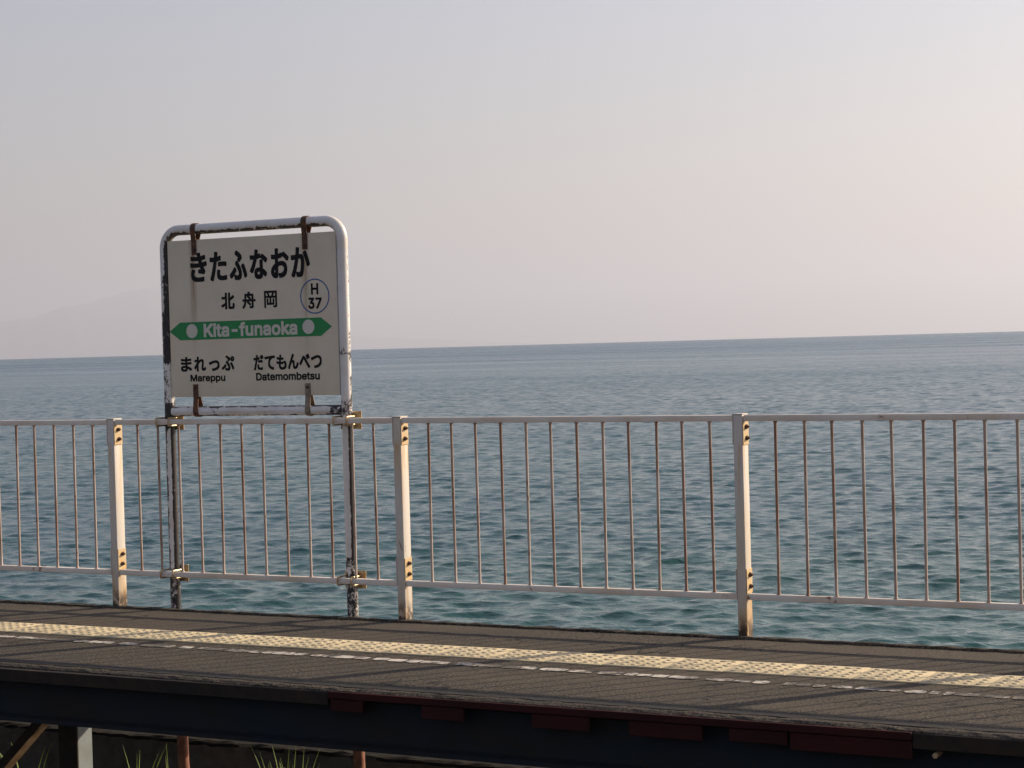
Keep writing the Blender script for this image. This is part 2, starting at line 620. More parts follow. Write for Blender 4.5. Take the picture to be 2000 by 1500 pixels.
# ------------------------------------------------------------------ shore and track ground
def build_ground():
    prof = [(-60, -1.15), (-14, -1.15), (-8, -1.12), (-4, -1.1), (-1.2, -1.08), (0.0, -1.1), (1.2, -1.5), (4, -3.2), (7, -4.8), (11, -7.5)]
    xs = np.linspace(-80, 80, 161)
    vs, fs = [], []
    for y, z in prof:
        for x in xs:
            vs.append((x, y, z + rng.uniform(-0.02, 0.02)))
    n = len(xs)
    for j in range(len(prof) - 1):
        for i in range(n - 1):
            fs.append((j * n + i, j * n + i + 1, (j + 1) * n + i + 1, (j + 1) * n + i))
    o = MB().add(vs, fs).build('ground', 'soil', smooth=True)
    tag(o, 'dark bare soil beneath the platform', 'ground', kind='structure')


build_ground()

# ------------------------------------------------------------------ platform
DZ = -0.012                      # walking surface
FRONT = -1.915
PX0, PX1 = -9.0, 13.0


def front_shift(x):
    return -0.010 + 0.042 * min(1.0, max(0.0, (2.6 - x) / 1.8))


def build_platform():
    ys = [0.0, -0.03, -0.2, -0.5, -0.8, -1.1, -1.4, -1.7, -1.86, -1.895, FRONT, FRONT - 0.004, FRONT - 0.003]
    xs = np.arange(PX0, PX1 + 0.01, 0.05)
    vs, fs = [], []
    g = random.Random(3)
    for j, y in enumerate(ys):
        for x in xs:
            z = DZ + g.uniform(-0.0012, 0.0012)
            yy = y
            if j >= 8:
                yy = y + front_shift(x)
            if j == 9:
                z -= 0.003
                yy += g.uniform(-0.006, 0.004)
            if j == 10:
                z -= 0.009 + g.uniform(0, 0.004)
                yy += g.uniform(-0.003, 0.003)
            if j == 11:
                z -= 0.024
            if j == 12:
                z = DZ - 0.040
            vs.append((x, yy, z))
    n = len(xs)
    base = len(vs)
    for j in range(len(ys) - 1):
        for i in range(n - 1):
            fs.append((j * n + i, (j + 1) * n + i, (j + 1) * n + i + 1, j * n + i + 1))
    # underside and sea-side face
    vs += [(x, 0.0, DZ - 0.040) for x in xs]
    last = (len(ys) - 1) * n
    for i in range(n - 1):
        fs.append((last + i, base + i, base + i + 1, last + i + 1))
        fs.append((base + i, i, i + 1, base + i + 1))
    p = MB().add(vs, fs).build('platform', 'asphalt')
    tag(p, 'narrow asphalt station platform above the sea', 'platform', kind='structure')
    # darker band along the track-side edge
    top_, bot_ = [], []
    for x in xs:
        top_.append((x, -1.795 + front_shift(x) * 0.7 + g.uniform(-0.006, 0.006), DZ + 0.0016))
        bot_.append((x, -1.868 + front_shift(x) + g.uniform(-0.008, 0.008), DZ + 0.0012))
    MB().add(top_ + bot_, [(i, n + i, n + i + 1, i + 1) for i in range(n - 1)]).build('edge_band', 'dark_band', p)
    # low kerb on the sea side
    vs, fs = [], []
    prof = [(-0.036, DZ - 0.004), (-0.032, -0.004), (-0.024, 0.000), (-0.004, 0.001), (-0.001, -0.003), (-0.001, DZ - 0.06)]
    for x in xs:
        j = g.uniform(-0.002, 0.002)
        for (y, z) in prof:
            vs.append((x, y + 2 * j * (y < -0.01), z + g.uniform(-0.003, 0.003)))
    m = len(prof)
    for i in range(n - 1):
        for k in range(m - 1):
            fs.append((i * m + k, (i + 1) * m + k, (i + 1) * m + k + 1, i * m + k + 1))
    MB().add(vs, fs).build('kerb', 'asphalt', p)

    # tactile tiles, 300 mm with 5 x 5 domes
    t = MB()
    t.box(-0.1485, 0.1485, -0.1485, 0.1485, -0.004, 0.006, 0.0012)
    seg = 12
    for i in range(5):
        for j in range(5):
            cx, cy = (i - 2) * 0.0535, (j - 2) * 0.0555
            vs = []
            for r, z in ((0.0150, 0.0058), (0.0130, 0.0082), (0.0090, 0.0100)):
                vs += [(cx + r * math.cos(6.28319 * k / seg), cy + r * math.sin(6.28319 * k / seg), z) for k in range(seg)]
            fs = []
            for q in range(2):
                fs += [(q * seg + k, q * seg + (k + 1) % seg, (q + 1) * seg + (k + 1) % seg, (q + 1) * seg + k) for k in range(seg)]
            fs.append(tuple(2 * seg + k for k in range(seg)))
            t.add(vs, fs)
    tm = t.mesh('tactile_tile', 'tile', True)
    for k in range(-8, 30):
        x = 0.07 + 0.15 + 0.3 * k
        o = link('tactile_tile', tm, p)
        o.location = (x, -0.882 + 0.0115 * x + g.uniform(-0.0015, 0.0015), DZ + g.uniform(-0.0008, 0.0012))
        o.rotation_euler = (g.uniform(-0.004, 0.004), g.uniform(-0.003, 0.003), 0.0115 + math.pi / 2 * g.randrange(4))

    # worn dashed edge line
    seg = [(-1.2, -1.05), (-1.03, -0.9), (-0.86, -0.72), (-0.7, -0.55), (-0.5, -0.33), (-0.31, -0.18), (-0.14, 0.02), (0.05, 0.25),
           (0.28, 0.41), (0.42, 0.475), (0.48, 0.55), (0.56, 0.665), (0.675, 0.815), (0.825, 0.93), (0.98, 1.09), (1.12, 1.33), (1.37, 1.45),
           (1.49, 1.64), (1.66, 1.795), (1.805, 1.88), (1.89, 1.95), (1.955, 2.075), (2.085, 2.15), (2.18, 2.245), (2.255, 2.28), (2.29, 2.425),
           (2.435, 2.51), (2.54, 2.62), (2.63, 2.725), (2.735, 2.805), (2.815, 2.96), (3.0, 3.125), (3.13, 3.24), (3.25, 3.43), (3.45, 3.585),
           (3.595, 3.72), (3.75, 3.87), (3.88, 3.935), (3.945, 4.01), (4.02, 4.09), (4.1, 4.24), (4.28, 4.4), (4.41, 4.49), (4.5, 4.57),
           (4.64, 4.69), (4.7, 4.765), (4.775, 4.83), (4.86, 4.95), (4.97, 5.16), (5.18, 5.27), (5.29, 5.33), (5.35, 5.385), (5.395, 5.5),
           (5.52, 5.62), (5.64, 5.76), (5.79, 5.9), (5.93, 6.1), (6.13, 6.24), (6.3, 6.44), (6.47, 6.6)]
    for a, b in seg:
        yc = -1.168 + g.uniform(-0.004, 0.004)
        h = 0.038 * g.uniform(0.75, 1.05)
        top, bot = [], []
        nn = max(3, int((b - a) / 0.015))
        for i in range(nn + 1):
            x = a + (b - a) * i / nn
            e = 0.75 if i in (0, nn) else 1.0
            top.append((x + g.uniform(-0.003, 0.003), yc + h * e + g.uniform(-0.006, 0.004), DZ + 0.003))
            bot.append((x + g.uniform(-0.003, 0.003), yc - h * e + g.uniform(-0.004, 0.006), DZ + 0.003))
        vs = top + bot
        fs = [(i, nn + 1 + i, nn + 2 + i, i + 1) for i in range(nn)]
        MB().add(vs, fs).build('painted_dash', 'line', p)

    # steel edge channel with flanges
    yb = FRONT + 0.012
    bm = MB()
    bm.prism_x([(yb, -0.050), (yb, -0.062), (yb + 0.055, -0.070), (yb + 0.055, -0.262), (yb + 0.012, -0.272), (yb + 0.012, -0.292),
                (yb + 0.13, -0.292), (yb + 0.13, -0.28), (yb + 0.070, -0.275), (yb + 0.070, -0.089), (yb + 0.07, -0.0885)], PX0, PX1)
    bm.build('edge_beam', 'beam', p)
    # red painted cover strip and hanging blocks
    yr = FRONT - 0.016
    MB().box(2.79, 5.45, yr - 0.012, yr + 0.030, -0.056, DZ - 0.013, 0.003).build('red_edge_strip', 'red', p)
    for a, b, z in ((2.80, 2.968, -0.112), (3.27, 3.482, -0.116), (3.81, 4.08, -0.118), (4.26, 4.584, -0.120), (4.70, 4.945, -0.112), (4.957, 5.45, -0.128)):
        MB().box(a, b, yr - 0.005, yr + 0.012, z, -0.0595, 0.003).build('red_edge_block', 'red', p)
    MB().box(PX0, 2.787, yr - 0.006, yr + 0.030, -0.088, DZ - 0.016, 0.003).build('dark_edge_strip', 'steel_dark', p)
    MB().box(5.453, PX1, yr - 0.006, yr + 0.030, -0.088, DZ - 0.016, 0.003).build('dark_edge_strip', 'steel_dark', p)
    MB().tube([(5.54, yr + 0.06, -0.107), (5.54, yr - 0.012, -0.107)], 0.011, 6).build('edge_bolt', 'tan', p)

    # supports below
    y = -0.9
    hp = MB().box(0.30, 0.43, y, y + 0.010, -1.25, -0.088)
    hp.build('support_post', 'steel_dark', p)
    MB().box(0.418, 0.4285, y + 0.0105, y + 0.125, -1.25, -0.088).build('support_post_side', 'steel_skylit', p)  # painted paler than the front face to look skylit
    br = MB()
    br.add([(0.25, y, -0.40), (0.32, y, -0.40), (-0.52, y, -1.18), (-0.59, y, -1.18), (0.25, y + 0.008, -0.40), (0.32, y + 0.008, -0.40), (-0.52, y + 0.008, -1.18), (-0.59, y + 0.008, -1.18)],
           [(0, 3, 2, 1), (4, 5, 6, 7), (0, 1, 5, 4), (1, 2, 6, 5), (2, 3, 7, 6), (3, 0, 4, 7)])
    br.build('diagonal_brace', 'steel_dark', p)
    b2 = MB()
    y2 = y + 0.009
    b2.add([(0.31, y2, -0.40), (0.32, y2, -0.40), (-0.52, y2, -1.18), (-0.53, y2, -1.18), (0.31, y2 + 0.08, -0.40), (0.32, y2 + 0.08, -0.40), (-0.52, y2 + 0.08, -1.18), (-0.53, y2 + 0.08, -1.18)],
           [(0, 3, 2, 1), (4, 5, 6, 7), (0, 1, 5, 4), (1, 2, 6, 5), (2, 3, 7, 6), (3, 0, 4, 7)])
    b2.build('diagonal_brace_flange', 'tan', p)  # tan against the dark brace paints its sunlit face
    for x in (0.99, 2.127):
        MB().tube([(x + 0.012 * math.sin(q * 1.3), -0.68, -1.2 + q * 0.16) for q in range(8)], 0.030, 14).build('support_pipe', 'rust_pipe', p, True)
    return p


platform = build_platform()

# concrete sea wall under the deck
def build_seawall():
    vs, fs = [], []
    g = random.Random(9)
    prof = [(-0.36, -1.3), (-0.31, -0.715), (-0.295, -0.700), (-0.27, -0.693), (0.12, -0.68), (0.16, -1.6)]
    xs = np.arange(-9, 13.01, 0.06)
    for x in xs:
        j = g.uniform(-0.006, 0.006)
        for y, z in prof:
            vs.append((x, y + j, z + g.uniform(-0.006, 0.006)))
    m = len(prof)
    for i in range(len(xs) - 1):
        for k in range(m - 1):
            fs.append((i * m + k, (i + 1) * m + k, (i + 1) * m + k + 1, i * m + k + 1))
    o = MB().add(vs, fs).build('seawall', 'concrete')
    o.data.materials.append(MAT['shaded_top'])
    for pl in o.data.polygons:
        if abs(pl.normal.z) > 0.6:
            pl.material_index = 1  # top faces painted dark to look shaded; front face stays paler
    tag(o, 'low dark concrete wall in the shade under the platform', 'wall')


build_seawall()

# ------------------------------------------------------------------ fence
def build_fence():
    F = empty('platform_fence', (0, 0, 0))
    tag(F, 'weathered cream metal fence with thin upright bars along the seaward platform edge', 'fence')
    post = MB().box(-0.050, 0.0, 0.002, 0.077, -0.24, 1.106, 0.004)
    post.box(-0.052, 0.002, 0.0, 0.079, 1.1065, 1.111, 0.001)
    pm = post.mesh('post', 'fence', True)
    hexa = MB()
    hexa.tube([(0.0, 0, 0), (0.009, 0, 0)], 0.0125, 6)
    hexa.tube([(0.009, 0, 0), (0.019, 0, 0)], 0.006, 8)
    hm = hexa.mesh('bolt', 'bolt')
    top = MB().box(0.005, 1.944, 0.006, 0.036, 1.073, 1.104, 0.003).mesh('top_rail', 'rail', True)
    bot = MB().box(0.005, 1.944, 0.006, 0.036, 0.181, 0.212, 0.003).mesh('bottom_rail', 'rail', True)
    plate_r = MB().box(0.0008, 0.0045, 0.003, 0.074, 0.955, 1.0725, 0.0008).mesh('mounting_plate', 'plate')
    plate_l = MB().box(1.9455, 1.9492, 0.000, 0.074, 0.955, 1.106, 0.0008).mesh('mounting_plate', 'rail')
    plate_rb = MB().box(0.0008, 0.0045, 0.003, 0.074, 0.2125, 0.335, 0.0008).mesh('mounting_plate', 'plate')
    plate_lb = MB().box(1.9455, 1.9492, 0.000, 0.074, 0.180, 0.335, 0.0008).mesh('mounting_plate', 'rail')
    bal = MB()
    bal.tube([(0, 0.021, 0.2115), (0, 0.021, 0.216), (0, 0.021, 0.222), (0, 0.021, 0.50), (0, 0.021, 0.80), (0, 0.021, 1.062), (0, 0.021, 1.068), (0, 0.021, 1.0735)],
             [0.011, 0.010, 0.0074, 0.0074, 0.0074, 0.0074, 0.010, 0.011], 10)
    bm_ = bal.mesh('baluster', 'baluster', True)
    g = random.Random(21)
    for k in range(-2, 5):
        x = 2.0 * k
        o = link('post', pm, F)
        o.location = (x, 0, 0)
        for z in (1.045, 0.988, 0.304, 0.246):
            b = link('bolt', hm, o)
            b.location = (0.0046, 0.037 + g.uniform(-0.004, 0.004), z)
            b.rotation_euler = (g.uniform(0, 1), 0, 0)
        if k == 4:
            break
        tr = link('top_rail', top, F)
        tr.location = (x, 0, 0)
        br = link('bottom_rail', bot, F)
        br.location = (x, 0, 0)
        link('mounting_plate', plate_r, tr)
        link('mounting_plate', plate_l, tr)
        link('mounting_plate', plate_rb, br)
        link('mounting_plate', plate_lb, br)
        for i in range(12):
            q = link('baluster', bm_, F)
            q.location = (x + 0.164 + 0.1505 * i + g.uniform(-0.003, 0.003), 0, 0)
            q.rotation_euler = (g.uniform(-0.003, 0.003), g.uniform(-0.005, 0.005), 0)
    return F


fence = build_fence()

# ------------------------------------------------------------------ station sign
GLYPHS = {
    'kana': [
        '6671 19014 6680 19050 6682 19120 6682 19228 6673 19266 6635 19275 6592 19275 6462 19250 6297 19238 6197 19240 6135 19250 6086 19264 6038 19290 6005 19318 5979 19356 5968 19390 5965 19415 5976 19468 6018 19556 6025 19580 6027 19632 6018 19670 5868 19708 5830 19708 5792 19698 5757 19606 5735 19518 5725 19445 5725 19348 5735 19262 5763 19174 5803 19113 5850 19068 5923 19026 5957 19014 6032 18992 6142 18975 6417 18975 6577 18992 6647 19005|6691 19416 6756 19529 6765 19568 6765 19600 6756 19636 6699 19719 6638 19844 6770 19877 6868 19907 6878 19945 6878 19992 6860 20122 6849 20154 6812 20162 6778 20162 6620 20114 6540 20096 6506 20207 6698 20255 6778 20282 6788 20320 6788 20352 6772 20470 6760 20520 6722 20530 6670 20528 6558 20490 6446 20462 6432 20518 6412 20654 6403 20660 6370 20668 6327 20668 6200 20648 6171 20636 6162 20600 6162 20568 6194 20433 6077 20432 5985 20438 5805 20458 5758 20458 5720 20448 5710 20410 5710 20370 5718 20245 5727 20207 5782 20195 5942 20182 6107 20178 6254 20180 6289 20066 6272 20060 6232 20058 6045 20055 5875 20065 5770 20078 5730 20078 5697 20070 5690 20063 5682 20030 5685 19892 5690 19845 5697 19822 5762 19810 5955 19800 6197 19800 6374 19810 6422 19698 6410 19695 6345 19705 6300 19705 6262 19696 6250 19650 6242 19572 6242 19515 6252 19477 6300 19465 6492 19438 6622 19408 6655 19408',
        '7252 18975 7302 18972 7342 18983 7368 19060 7423 19254 7492 19538 7542 19770 7600 20094 7752 20128 7870 20160 7882 20166 7887 20188 7890 20382 7880 20420 7842 20430 7810 20430 7644 20384 7672 20565 7672 20605 7662 20644 7637 20652 7515 20668 7465 20668 7427 20658 7417 20620 7415 20478 7400 20352 7394 20343 7275 20338 7170 20350 7130 20350 7092 20340 7085 20318 7085 20125 7094 20087 7158 20075 7354 20067 7308 19828 7243 19557 7175 19320 7112 19143 7105 19110 7105 19075 7114 19037 7229 18982|8296 19041 8305 19078 8308 19148 8308 19260 8298 19298 8260 19308 8222 19308 8098 19280 7992 19270 7932 19275 7886 19289 7844 19317 7824 19344 7812 19378 7815 19438 7830 19530 7830 19570 7820 19608 7797 19615 7690 19630 7650 19630 7612 19620 7600 19568 7585 19440 7582 19315 7587 19262 7614 19166 7645 19113 7678 19080 7726 19049 7787 19027 7867 19010 7917 19005 8000 19002 8135 19010 8252 19028|7684 19827 7692 19820 7725 19812 7770 19812 7942 19830 8062 19828 8202 19808 8238 19808 8270 19814 8276 19818 8282 19840 8288 19905 8288 20030 8280 20063 8273 20070 8225 20080 8090 20093 7890 20093 7742 20080 7692 20070 7684 20063 7677 20030 7677 19860',
        '9032 20085 8985 20082 8964 20076 8956 20070 8891 19976 8882 19940 8882 19905 8892 19866 8986 19724 9039 19624 9091 19508 9118 19428 9130 19372 9132 19340 9118 19294 9097 19266 9065 19248 9012 19252 8933 19280 8900 19288 8840 19284 8961 19462 8976 19487 8982 19520 8982 19552 8976 19586 8918 19706 8880 19715 8848 19715 8808 19704 8740 19598 8662 19496 8587 19408 8502 19326 8492 19288 8492 19250 8504 19204 8557 19084 8595 19075 8628 19075 8667 19086 8752 19176 8818 19256 8818 19185 8828 19065 8840 19012 8912 18990 8998 18975 9132 18972 9208 18990 9246 19009 9280 19037 9311 19079 9336 19140 9355 19228 9360 19295 9358 19410 9345 19488 9323 19576 9296 19654 9256 19746 9204 19848 9076 20068 9066 20078|9610 19095 9634 19103 9719 19181 9728 19218 9728 19258 9720 19295 9683 19436 9626 19616 9566 19774 9521 19874 9503 19900 9470 19908 9422 19905 9393 19894 9321 19826 9312 19790 9315 19740 9322 19716 9384 19581 9440 19418 9480 19278 9521 19104 9560 19092|8941 20659 8899 20578 8880 20528 8878 20475 8886 20438 8997 20354 9096 20263 9057 20213 9050 20180 9050 20145 9058 20108 9117 20020 9155 20010 9190 20010 9226 20018 9327 20138 9370 20200 9378 20232 9378 20265 9346 20402 9314 20440 9230 20520 9144 20590 9049 20659 9012 20668 8978 20668',
        '11043 19114 11100 19240 11107 19272 11105 19322 11094 19352 11004 19447 10920 19517 10833 19573 10825 19808 10827 20038 10824 20058 10890 20004 10974 19918 11010 19910 11042 19910 11076 19917 11086 19926 11140 20042 11147 20075 11147 20110 11139 20146 11087 20200 10994 20277 10877 20364 10830 20393 10798 20400 10762 20400 10724 20390 10674 20287 10672 20382 10659 20426 10622 20435 10588 20435 10554 20428 10488 20403 10515 20562 10515 20608 10506 20646 10468 20655 10370 20668 10322 20668 10286 20659 10275 20620 10268 20512 10241 20346 10130 20340 10015 20352 9972 20352 9940 20346 9932 20338 9925 20305 9925 20260 9930 20155 9942 20100 10000 20088 10168 20085 10172 20080 10121 19932 10051 19756 9971 19589 9930 19516 9922 19482 9922 19448 9931 19411 10034 19334 10068 19328 10100 19328 10139 19338 10221 19506 10298 19702 10370 19912 10426 20109 10543 20140 10667 20181 10672 20172 10794 20084 10648 20085 10614 20078 10607 20070 10600 20038 10600 19905 10608 19639 10482 19635 10389 19611 10346 19588 10310 19560 10272 19511 10244 19453 10228 19388 10223 19342 10225 19225 10250 19130 10272 19086 10288 19066 10306 19046 10349 19014 10402 18992 10460 18978 10502 18972 10585 18972 10640 18980 10701 18999 10744 19026 10777 19058 10804 19102 10820 19150 10837 19224 10936 19114 10972 19105 11005 19105/10616 19380 10615 19328 10606 19296 10590 19268 10551 19236 10530 19230 10494 19244 10470 19263 10454 19286 10446 19308 10452 19326 10470 19354 10504 19381 10538 19395 10568 19395',
        '11682 20660 11674 20653 11668 20620 11672 20528 11671 20316 11612 20312 11490 20328 11450 20328 11412 20318 11405 20295 11405 20107 11415 20068 11440 20060 11497 20053 11670 20047 11670 19815 11668 19810 11578 19742 11510 19674 11469 19621 11422 19538 11397 19468 11382 19385 11382 19315 11394 19240 11416 19176 11455 19113 11506 19058 11571 19009 11627 18984 11688 18972 11752 18972 11819 18991 11842 19010 11861 19039 11880 19098 11892 19168 11893 19626 11964 19658 12040 19680 12092 19688 12148 19680 12183 19664 12212 19642 12244 19604 12266 19564 12275 19532 12277 19492 12268 19442 12251 19402 12222 19358 12187 19323 12114 19279 12052 19260 11952 19258 11914 19248 11905 19210 11905 19170 11951 18988 11988 18980 12045 18980 12125 18990 12200 19007 12281 19039 12359 19093 12390 19120 12427 19168 12461 19232 12490 19320 12505 19402 12510 19480 12505 19590 12478 19710 12451 19771 12412 19827 12362 19874 12293 19913 12202 19938 12095 19945 12012 19938 11892 19912 11893 20074 11902 20080 12060 20114 12156 20144 12165 20168 12170 20216 12332 20074 12402 20002 12445 19948 12485 19938 12518 19938 12557 19948 12608 20062 12618 20100 12618 20138 12610 20171 12592 20194 12467 20317 12357 20412 12305 20450 12272 20458 12237 20458 12201 20449 12164 20366 12154 20399 12117 20408 12080 20408 12047 20400 11970 20372 11899 20354 11900 20480 11910 20588 11910 20620 11900 20658 11862 20668 11715 20668/11670 19461 11675 19365 11672 19282 11635 19316 11613 19358 11634 19408',
        '13162 20668 13125 20658 13118 20635 13105 20412 13090 20275 13083 20247 12938 20230 12795 20228 12772 20220 12763 20182 12770 20000 12782 19950 12820 19940 12863 19940 13039 19970 12995 19765 12923 19497 12881 19369 12836 19252 12789 19151 12780 19112 12780 19080 12790 19040 12894 18982 12932 18972 12968 18972 13006 18982 13070 19150 13116 19287 13176 19502 13245 19802 13282 20000 13289 20008 13342 20015 13384 20014 13414 19992 13434 19962 13442 19935 13448 19900 13445 19720 13435 19585 13420 19465 13405 19385 13386 19319 13362 19276 13336 19254 13327 19252 13290 19258 13190 19288 13155 19288 13116 19276 13108 19240 13108 19200 13122 19062 13134 19014 13172 19000 13262 18980 13305 18975 13375 18975 13456 18990 13510 19016 13532 19036 13558 19072 13588 19137 13618 19238 13647 19405 13660 19515 13672 19695 13675 19938 13672 19988 13658 20078 13631 20158 13604 20202 13577 20229 13536 20254 13442 20275 13325 20274 13362 20565 13362 20602 13356 20636 13348 20643 13288 20655 13205 20668|13925 19568 13946 19574 14047 19643 14058 19682 14055 19738 14000 19930 13938 20120 13884 20268 13821 20414 13810 20434 13803 20438 13770 20445 13720 20442 13689 20431 13604 20376 13595 20338 13598 20290 13604 20266 13676 20116 13726 19983 13788 19780 13838 19576 13878 19565',
    ],
    'kanji': [
        '8237 18284 8210 18290 8132 18290 8103 18282 8098 18255 8096 18054 7892 18052 7864 18046 7858 18018 7858 17938 7866 17908 7892 17902 8096 17901 8098 17695 8091 17686 8074 17679 7837 17584 7830 17548 7839 17509 7867 17447 7905 17440 7944 17449 8084 17514 8096 17516 8100 17340 8106 17326 8132 17320 8210 17320 8237 17326 8245 17355 8245 18255|8333 18282 8325 18252 8325 17465 8342 17387 8353 17368 8374 17352 8442 17335 8645 17335 8698 17346 8717 17356 8732 17370 8746 17394 8756 17420 8772 17505 8778 17558 8780 17622 8774 17650 8734 17669 8709 17686 8680 17692 8646 17687 8638 17658 8630 17528 8624 17504 8613 17487 8602 17482 8484 17484 8475 17490 8472 17498 8472 17808 8476 17814 8660 17930 8748 17998 8755 18028 8749 18064 8696 18129 8668 18135 8645 18132 8628 18127 8552 18058 8474 18002 8472 18252 8467 18280 8438 18288 8360 18288',
        '9738 18288 9724 18284 9719 18279 9700 18220 9680 18170 9498 18170 9480 18164 9475 18148 9474 17858 9470 17855 9348 17855 9334 17852 9328 17846 9325 17832 9325 17745 9330 17728 9348 17722 9460 17722 9465 17718 9448 17637 9414 17554 9377 17496 9318 17432 9312 17415 9312 17392 9318 17376 9374 17326 9412 17322 9430 17328 9474 17373 9507 17416 9534 17459 9558 17512 9578 17570 9595 17640 9605 17718 9610 17722 9673 17722 9649 17696 9645 17660 9650 17643 9744 17570 9792 17524 9818 17493 9835 17488 9872 17491 9917 17530 9926 17541 9930 17578 9926 17592 9917 17604 9870 17652 9782 17722 9971 17721 9972 17470 9968 17468 9842 17468 9828 17464 9824 17459 9820 17445 9820 17422 9846 17338 9851 17334 9865 17330 9990 17332 10061 17346 10092 17368 10104 17389 10110 17415 10110 17720 10115 17722 10235 17722 10249 17726 10254 17731 10258 17745 10258 17832 10252 17850 10235 17855 10115 17855 10110 17858 10110 18148 10104 18164 10088 18170 9846 18170 9868 18230 9868 18255 9862 18272 9838 18280 9778 18288/9788 17856 9614 17856 9614 18036 9668 18036 9656 18024 9652 18010 9656 17971 9740 17904/9802 18036 9971 18036 9971 17856 9907 17856 9922 17871 9925 17885 9922 17924 9870 17980',
        '10854 18286 10850 18270 10850 17340 10854 17324 10870 17320 10955 17320 10970 17324 10975 17340 10977 17884 10992 17880 11222 17880 11228 17875 11228 17608 11222 17602 11150 17602 11146 17606 11145 17832 11140 17848 11125 17852 11050 17852 11034 17846 11030 17832 11030 17505 11034 17490 11050 17485 11532 17485 11548 17490 11552 17505 11552 17832 11549 17846 11532 17852 11455 17852 11440 17848 11435 17832 11434 17606 11430 17602 11352 17602 11348 17608 11348 17875 11352 17880 11613 17881 11614 17454 11585 17448 11478 17450 11461 17444 11458 17415 11484 17338 11500 17332 11622 17332 11686 17344 11712 17358 11731 17384 11740 17435 11740 18270 11735 18286 11720 18290 10870 18290/10978 18164 11048 18164 11047 18135 11051 18119 11084 18058 11108 17998 10976 17994 10975 18160/11612 18164 11615 18160 11613 17996 11474 17999 11538 18126 11542 18142 11542 18164/11172 18164 11405 18165 11409 18161 11378 18089 11332 18000 11240 17998 11236 18000 11234 18020 11221 18058',
    ],
    'near_kana': [
        '5525 13845 5574 13912 5578 13930 5578 13950 5570 13973 5506 14016 5444 14051 5358 14088 5270 14117 5265 14142 5262 14192 5267 14198 5440 14208 5512 14215 5546 14222 5551 14226 5555 14245 5558 14330 5554 14348 5548 14353 5530 14358 5500 14358 5377 14342 5265 14335 5260 14340 5260 14390 5263 14394 5282 14398 5445 14408 5538 14419 5544 14424 5548 14442 5548 14528 5544 14546 5540 14550 5520 14555 5502 14555 5385 14540 5265 14532 5260 14535 5260 14545 5267 14622 5264 14641 5260 14645 5240 14650 5135 14650 5116 14646 5110 14635 5108 14622 5110 14530 5107 14526 4958 14532 4835 14548 4818 14548 4799 14544 4795 14540 4790 14520 4790 14435 4794 14417 4799 14412 4830 14405 4962 14395 5105 14392 5110 14388 5110 14335 5105 14330 4990 14332 4892 14340 4840 14348 4812 14348 4794 14344 4789 14338 4785 14320 4785 14235 4789 14216 4794 14212 4828 14205 4935 14198 5108 14195 5112 14190 5115 14160 5114 14146 5110 14142 4992 14140 4927 14128 4889 14116 4856 14101 4820 14074 4799 14046 4789 14024 4780 13973 4782 13935 4790 13902 4799 13879 4820 13851 4846 13832 4872 13819 4917 13804 4952 13798 4988 13792 5065 13790 5105 13792 5155 13802 5201 13819 5230 13838 5242 13851 5263 13887 5272 13922 5275 13955 5278 13958 5354 13921 5414 13882 5466 13844 5485 13840 5505 13840/5120 14002 5120 13975 5107 13950 5084 13934 5058 13928 5020 13928 4982 13934 4952 13949 4936 13966 4946 13980 4966 13994 5015 14008 5080 14010 5105 14008',
        '6596 13906 6600 13925 6597 13962 6587 14030 6584 14039 6578 14044 6560 14048 6524 14044 6487 14008 6454 13984 6431 13976 6419 13989 6417 14030 6420 14060 6447 14302 6447 14378 6439 14422 6431 14444 6414 14470 6402 14482 6368 14500 6325 14510 6252 14508 6204 14494 6159 14471 6114 14442 6108 14464 6086 14495 6100 14600 6096 14636 6088 14644 6070 14648 5978 14650 5958 14645 5954 14641 5950 14622 5952 14522 5948 14486 5938 14482 5858 14472 5800 14472 5781 14468 5778 14465 5772 14445 5772 14410 5778 14352 5781 14334 5785 14330 5805 14325 5835 14325 5938 14341 5940 14318 5886 14226 5756 14034 5752 14015 5755 13980 5759 13969 5800 13908 5820 13902 5850 13905 5860 13909 5929 14018 5930 13918 5925 13818 5929 13799 5932 13795 5952 13790 6042 13790 6061 13794 6066 13799 6070 13818 6062 13940 6062 14185 6066 14202 6150 14290 6180 14315 6234 14351 6278 14369 6297 14360 6310 14335 6307 14262 6280 14028 6280 13940 6289 13896 6310 13856 6329 13839 6362 13825 6392 13820 6447 13822 6480 13829 6518 13844 6559 13870',
        '6817 14301 6812 14282 6812 14260 6819 14234 6849 14161 6854 14156 6872 14152 6909 14156 7032 14206 7140 14243 7213 14262 7270 14272 7308 14272 7336 14266 7361 14253 7390 14232 7407 14210 7418 14188 7425 14168 7423 14132 7418 14116 7401 14081 7360 14038 7311 14006 7256 13984 7183 13965 7115 13955 7052 13952 7032 13948 7022 13942 7018 13922 7018 13905 7022 13884 7052 13811 7059 13804 7095 13800 7188 13810 7303 13834 7374 13859 7441 13894 7505 13946 7541 13994 7566 14052 7573 14082 7580 14165 7575 14215 7558 14273 7532 14322 7502 14354 7468 14378 7413 14403 7363 14415 7308 14420 7243 14417 7193 14410 7060 14378 6903 14327 6822 14306',
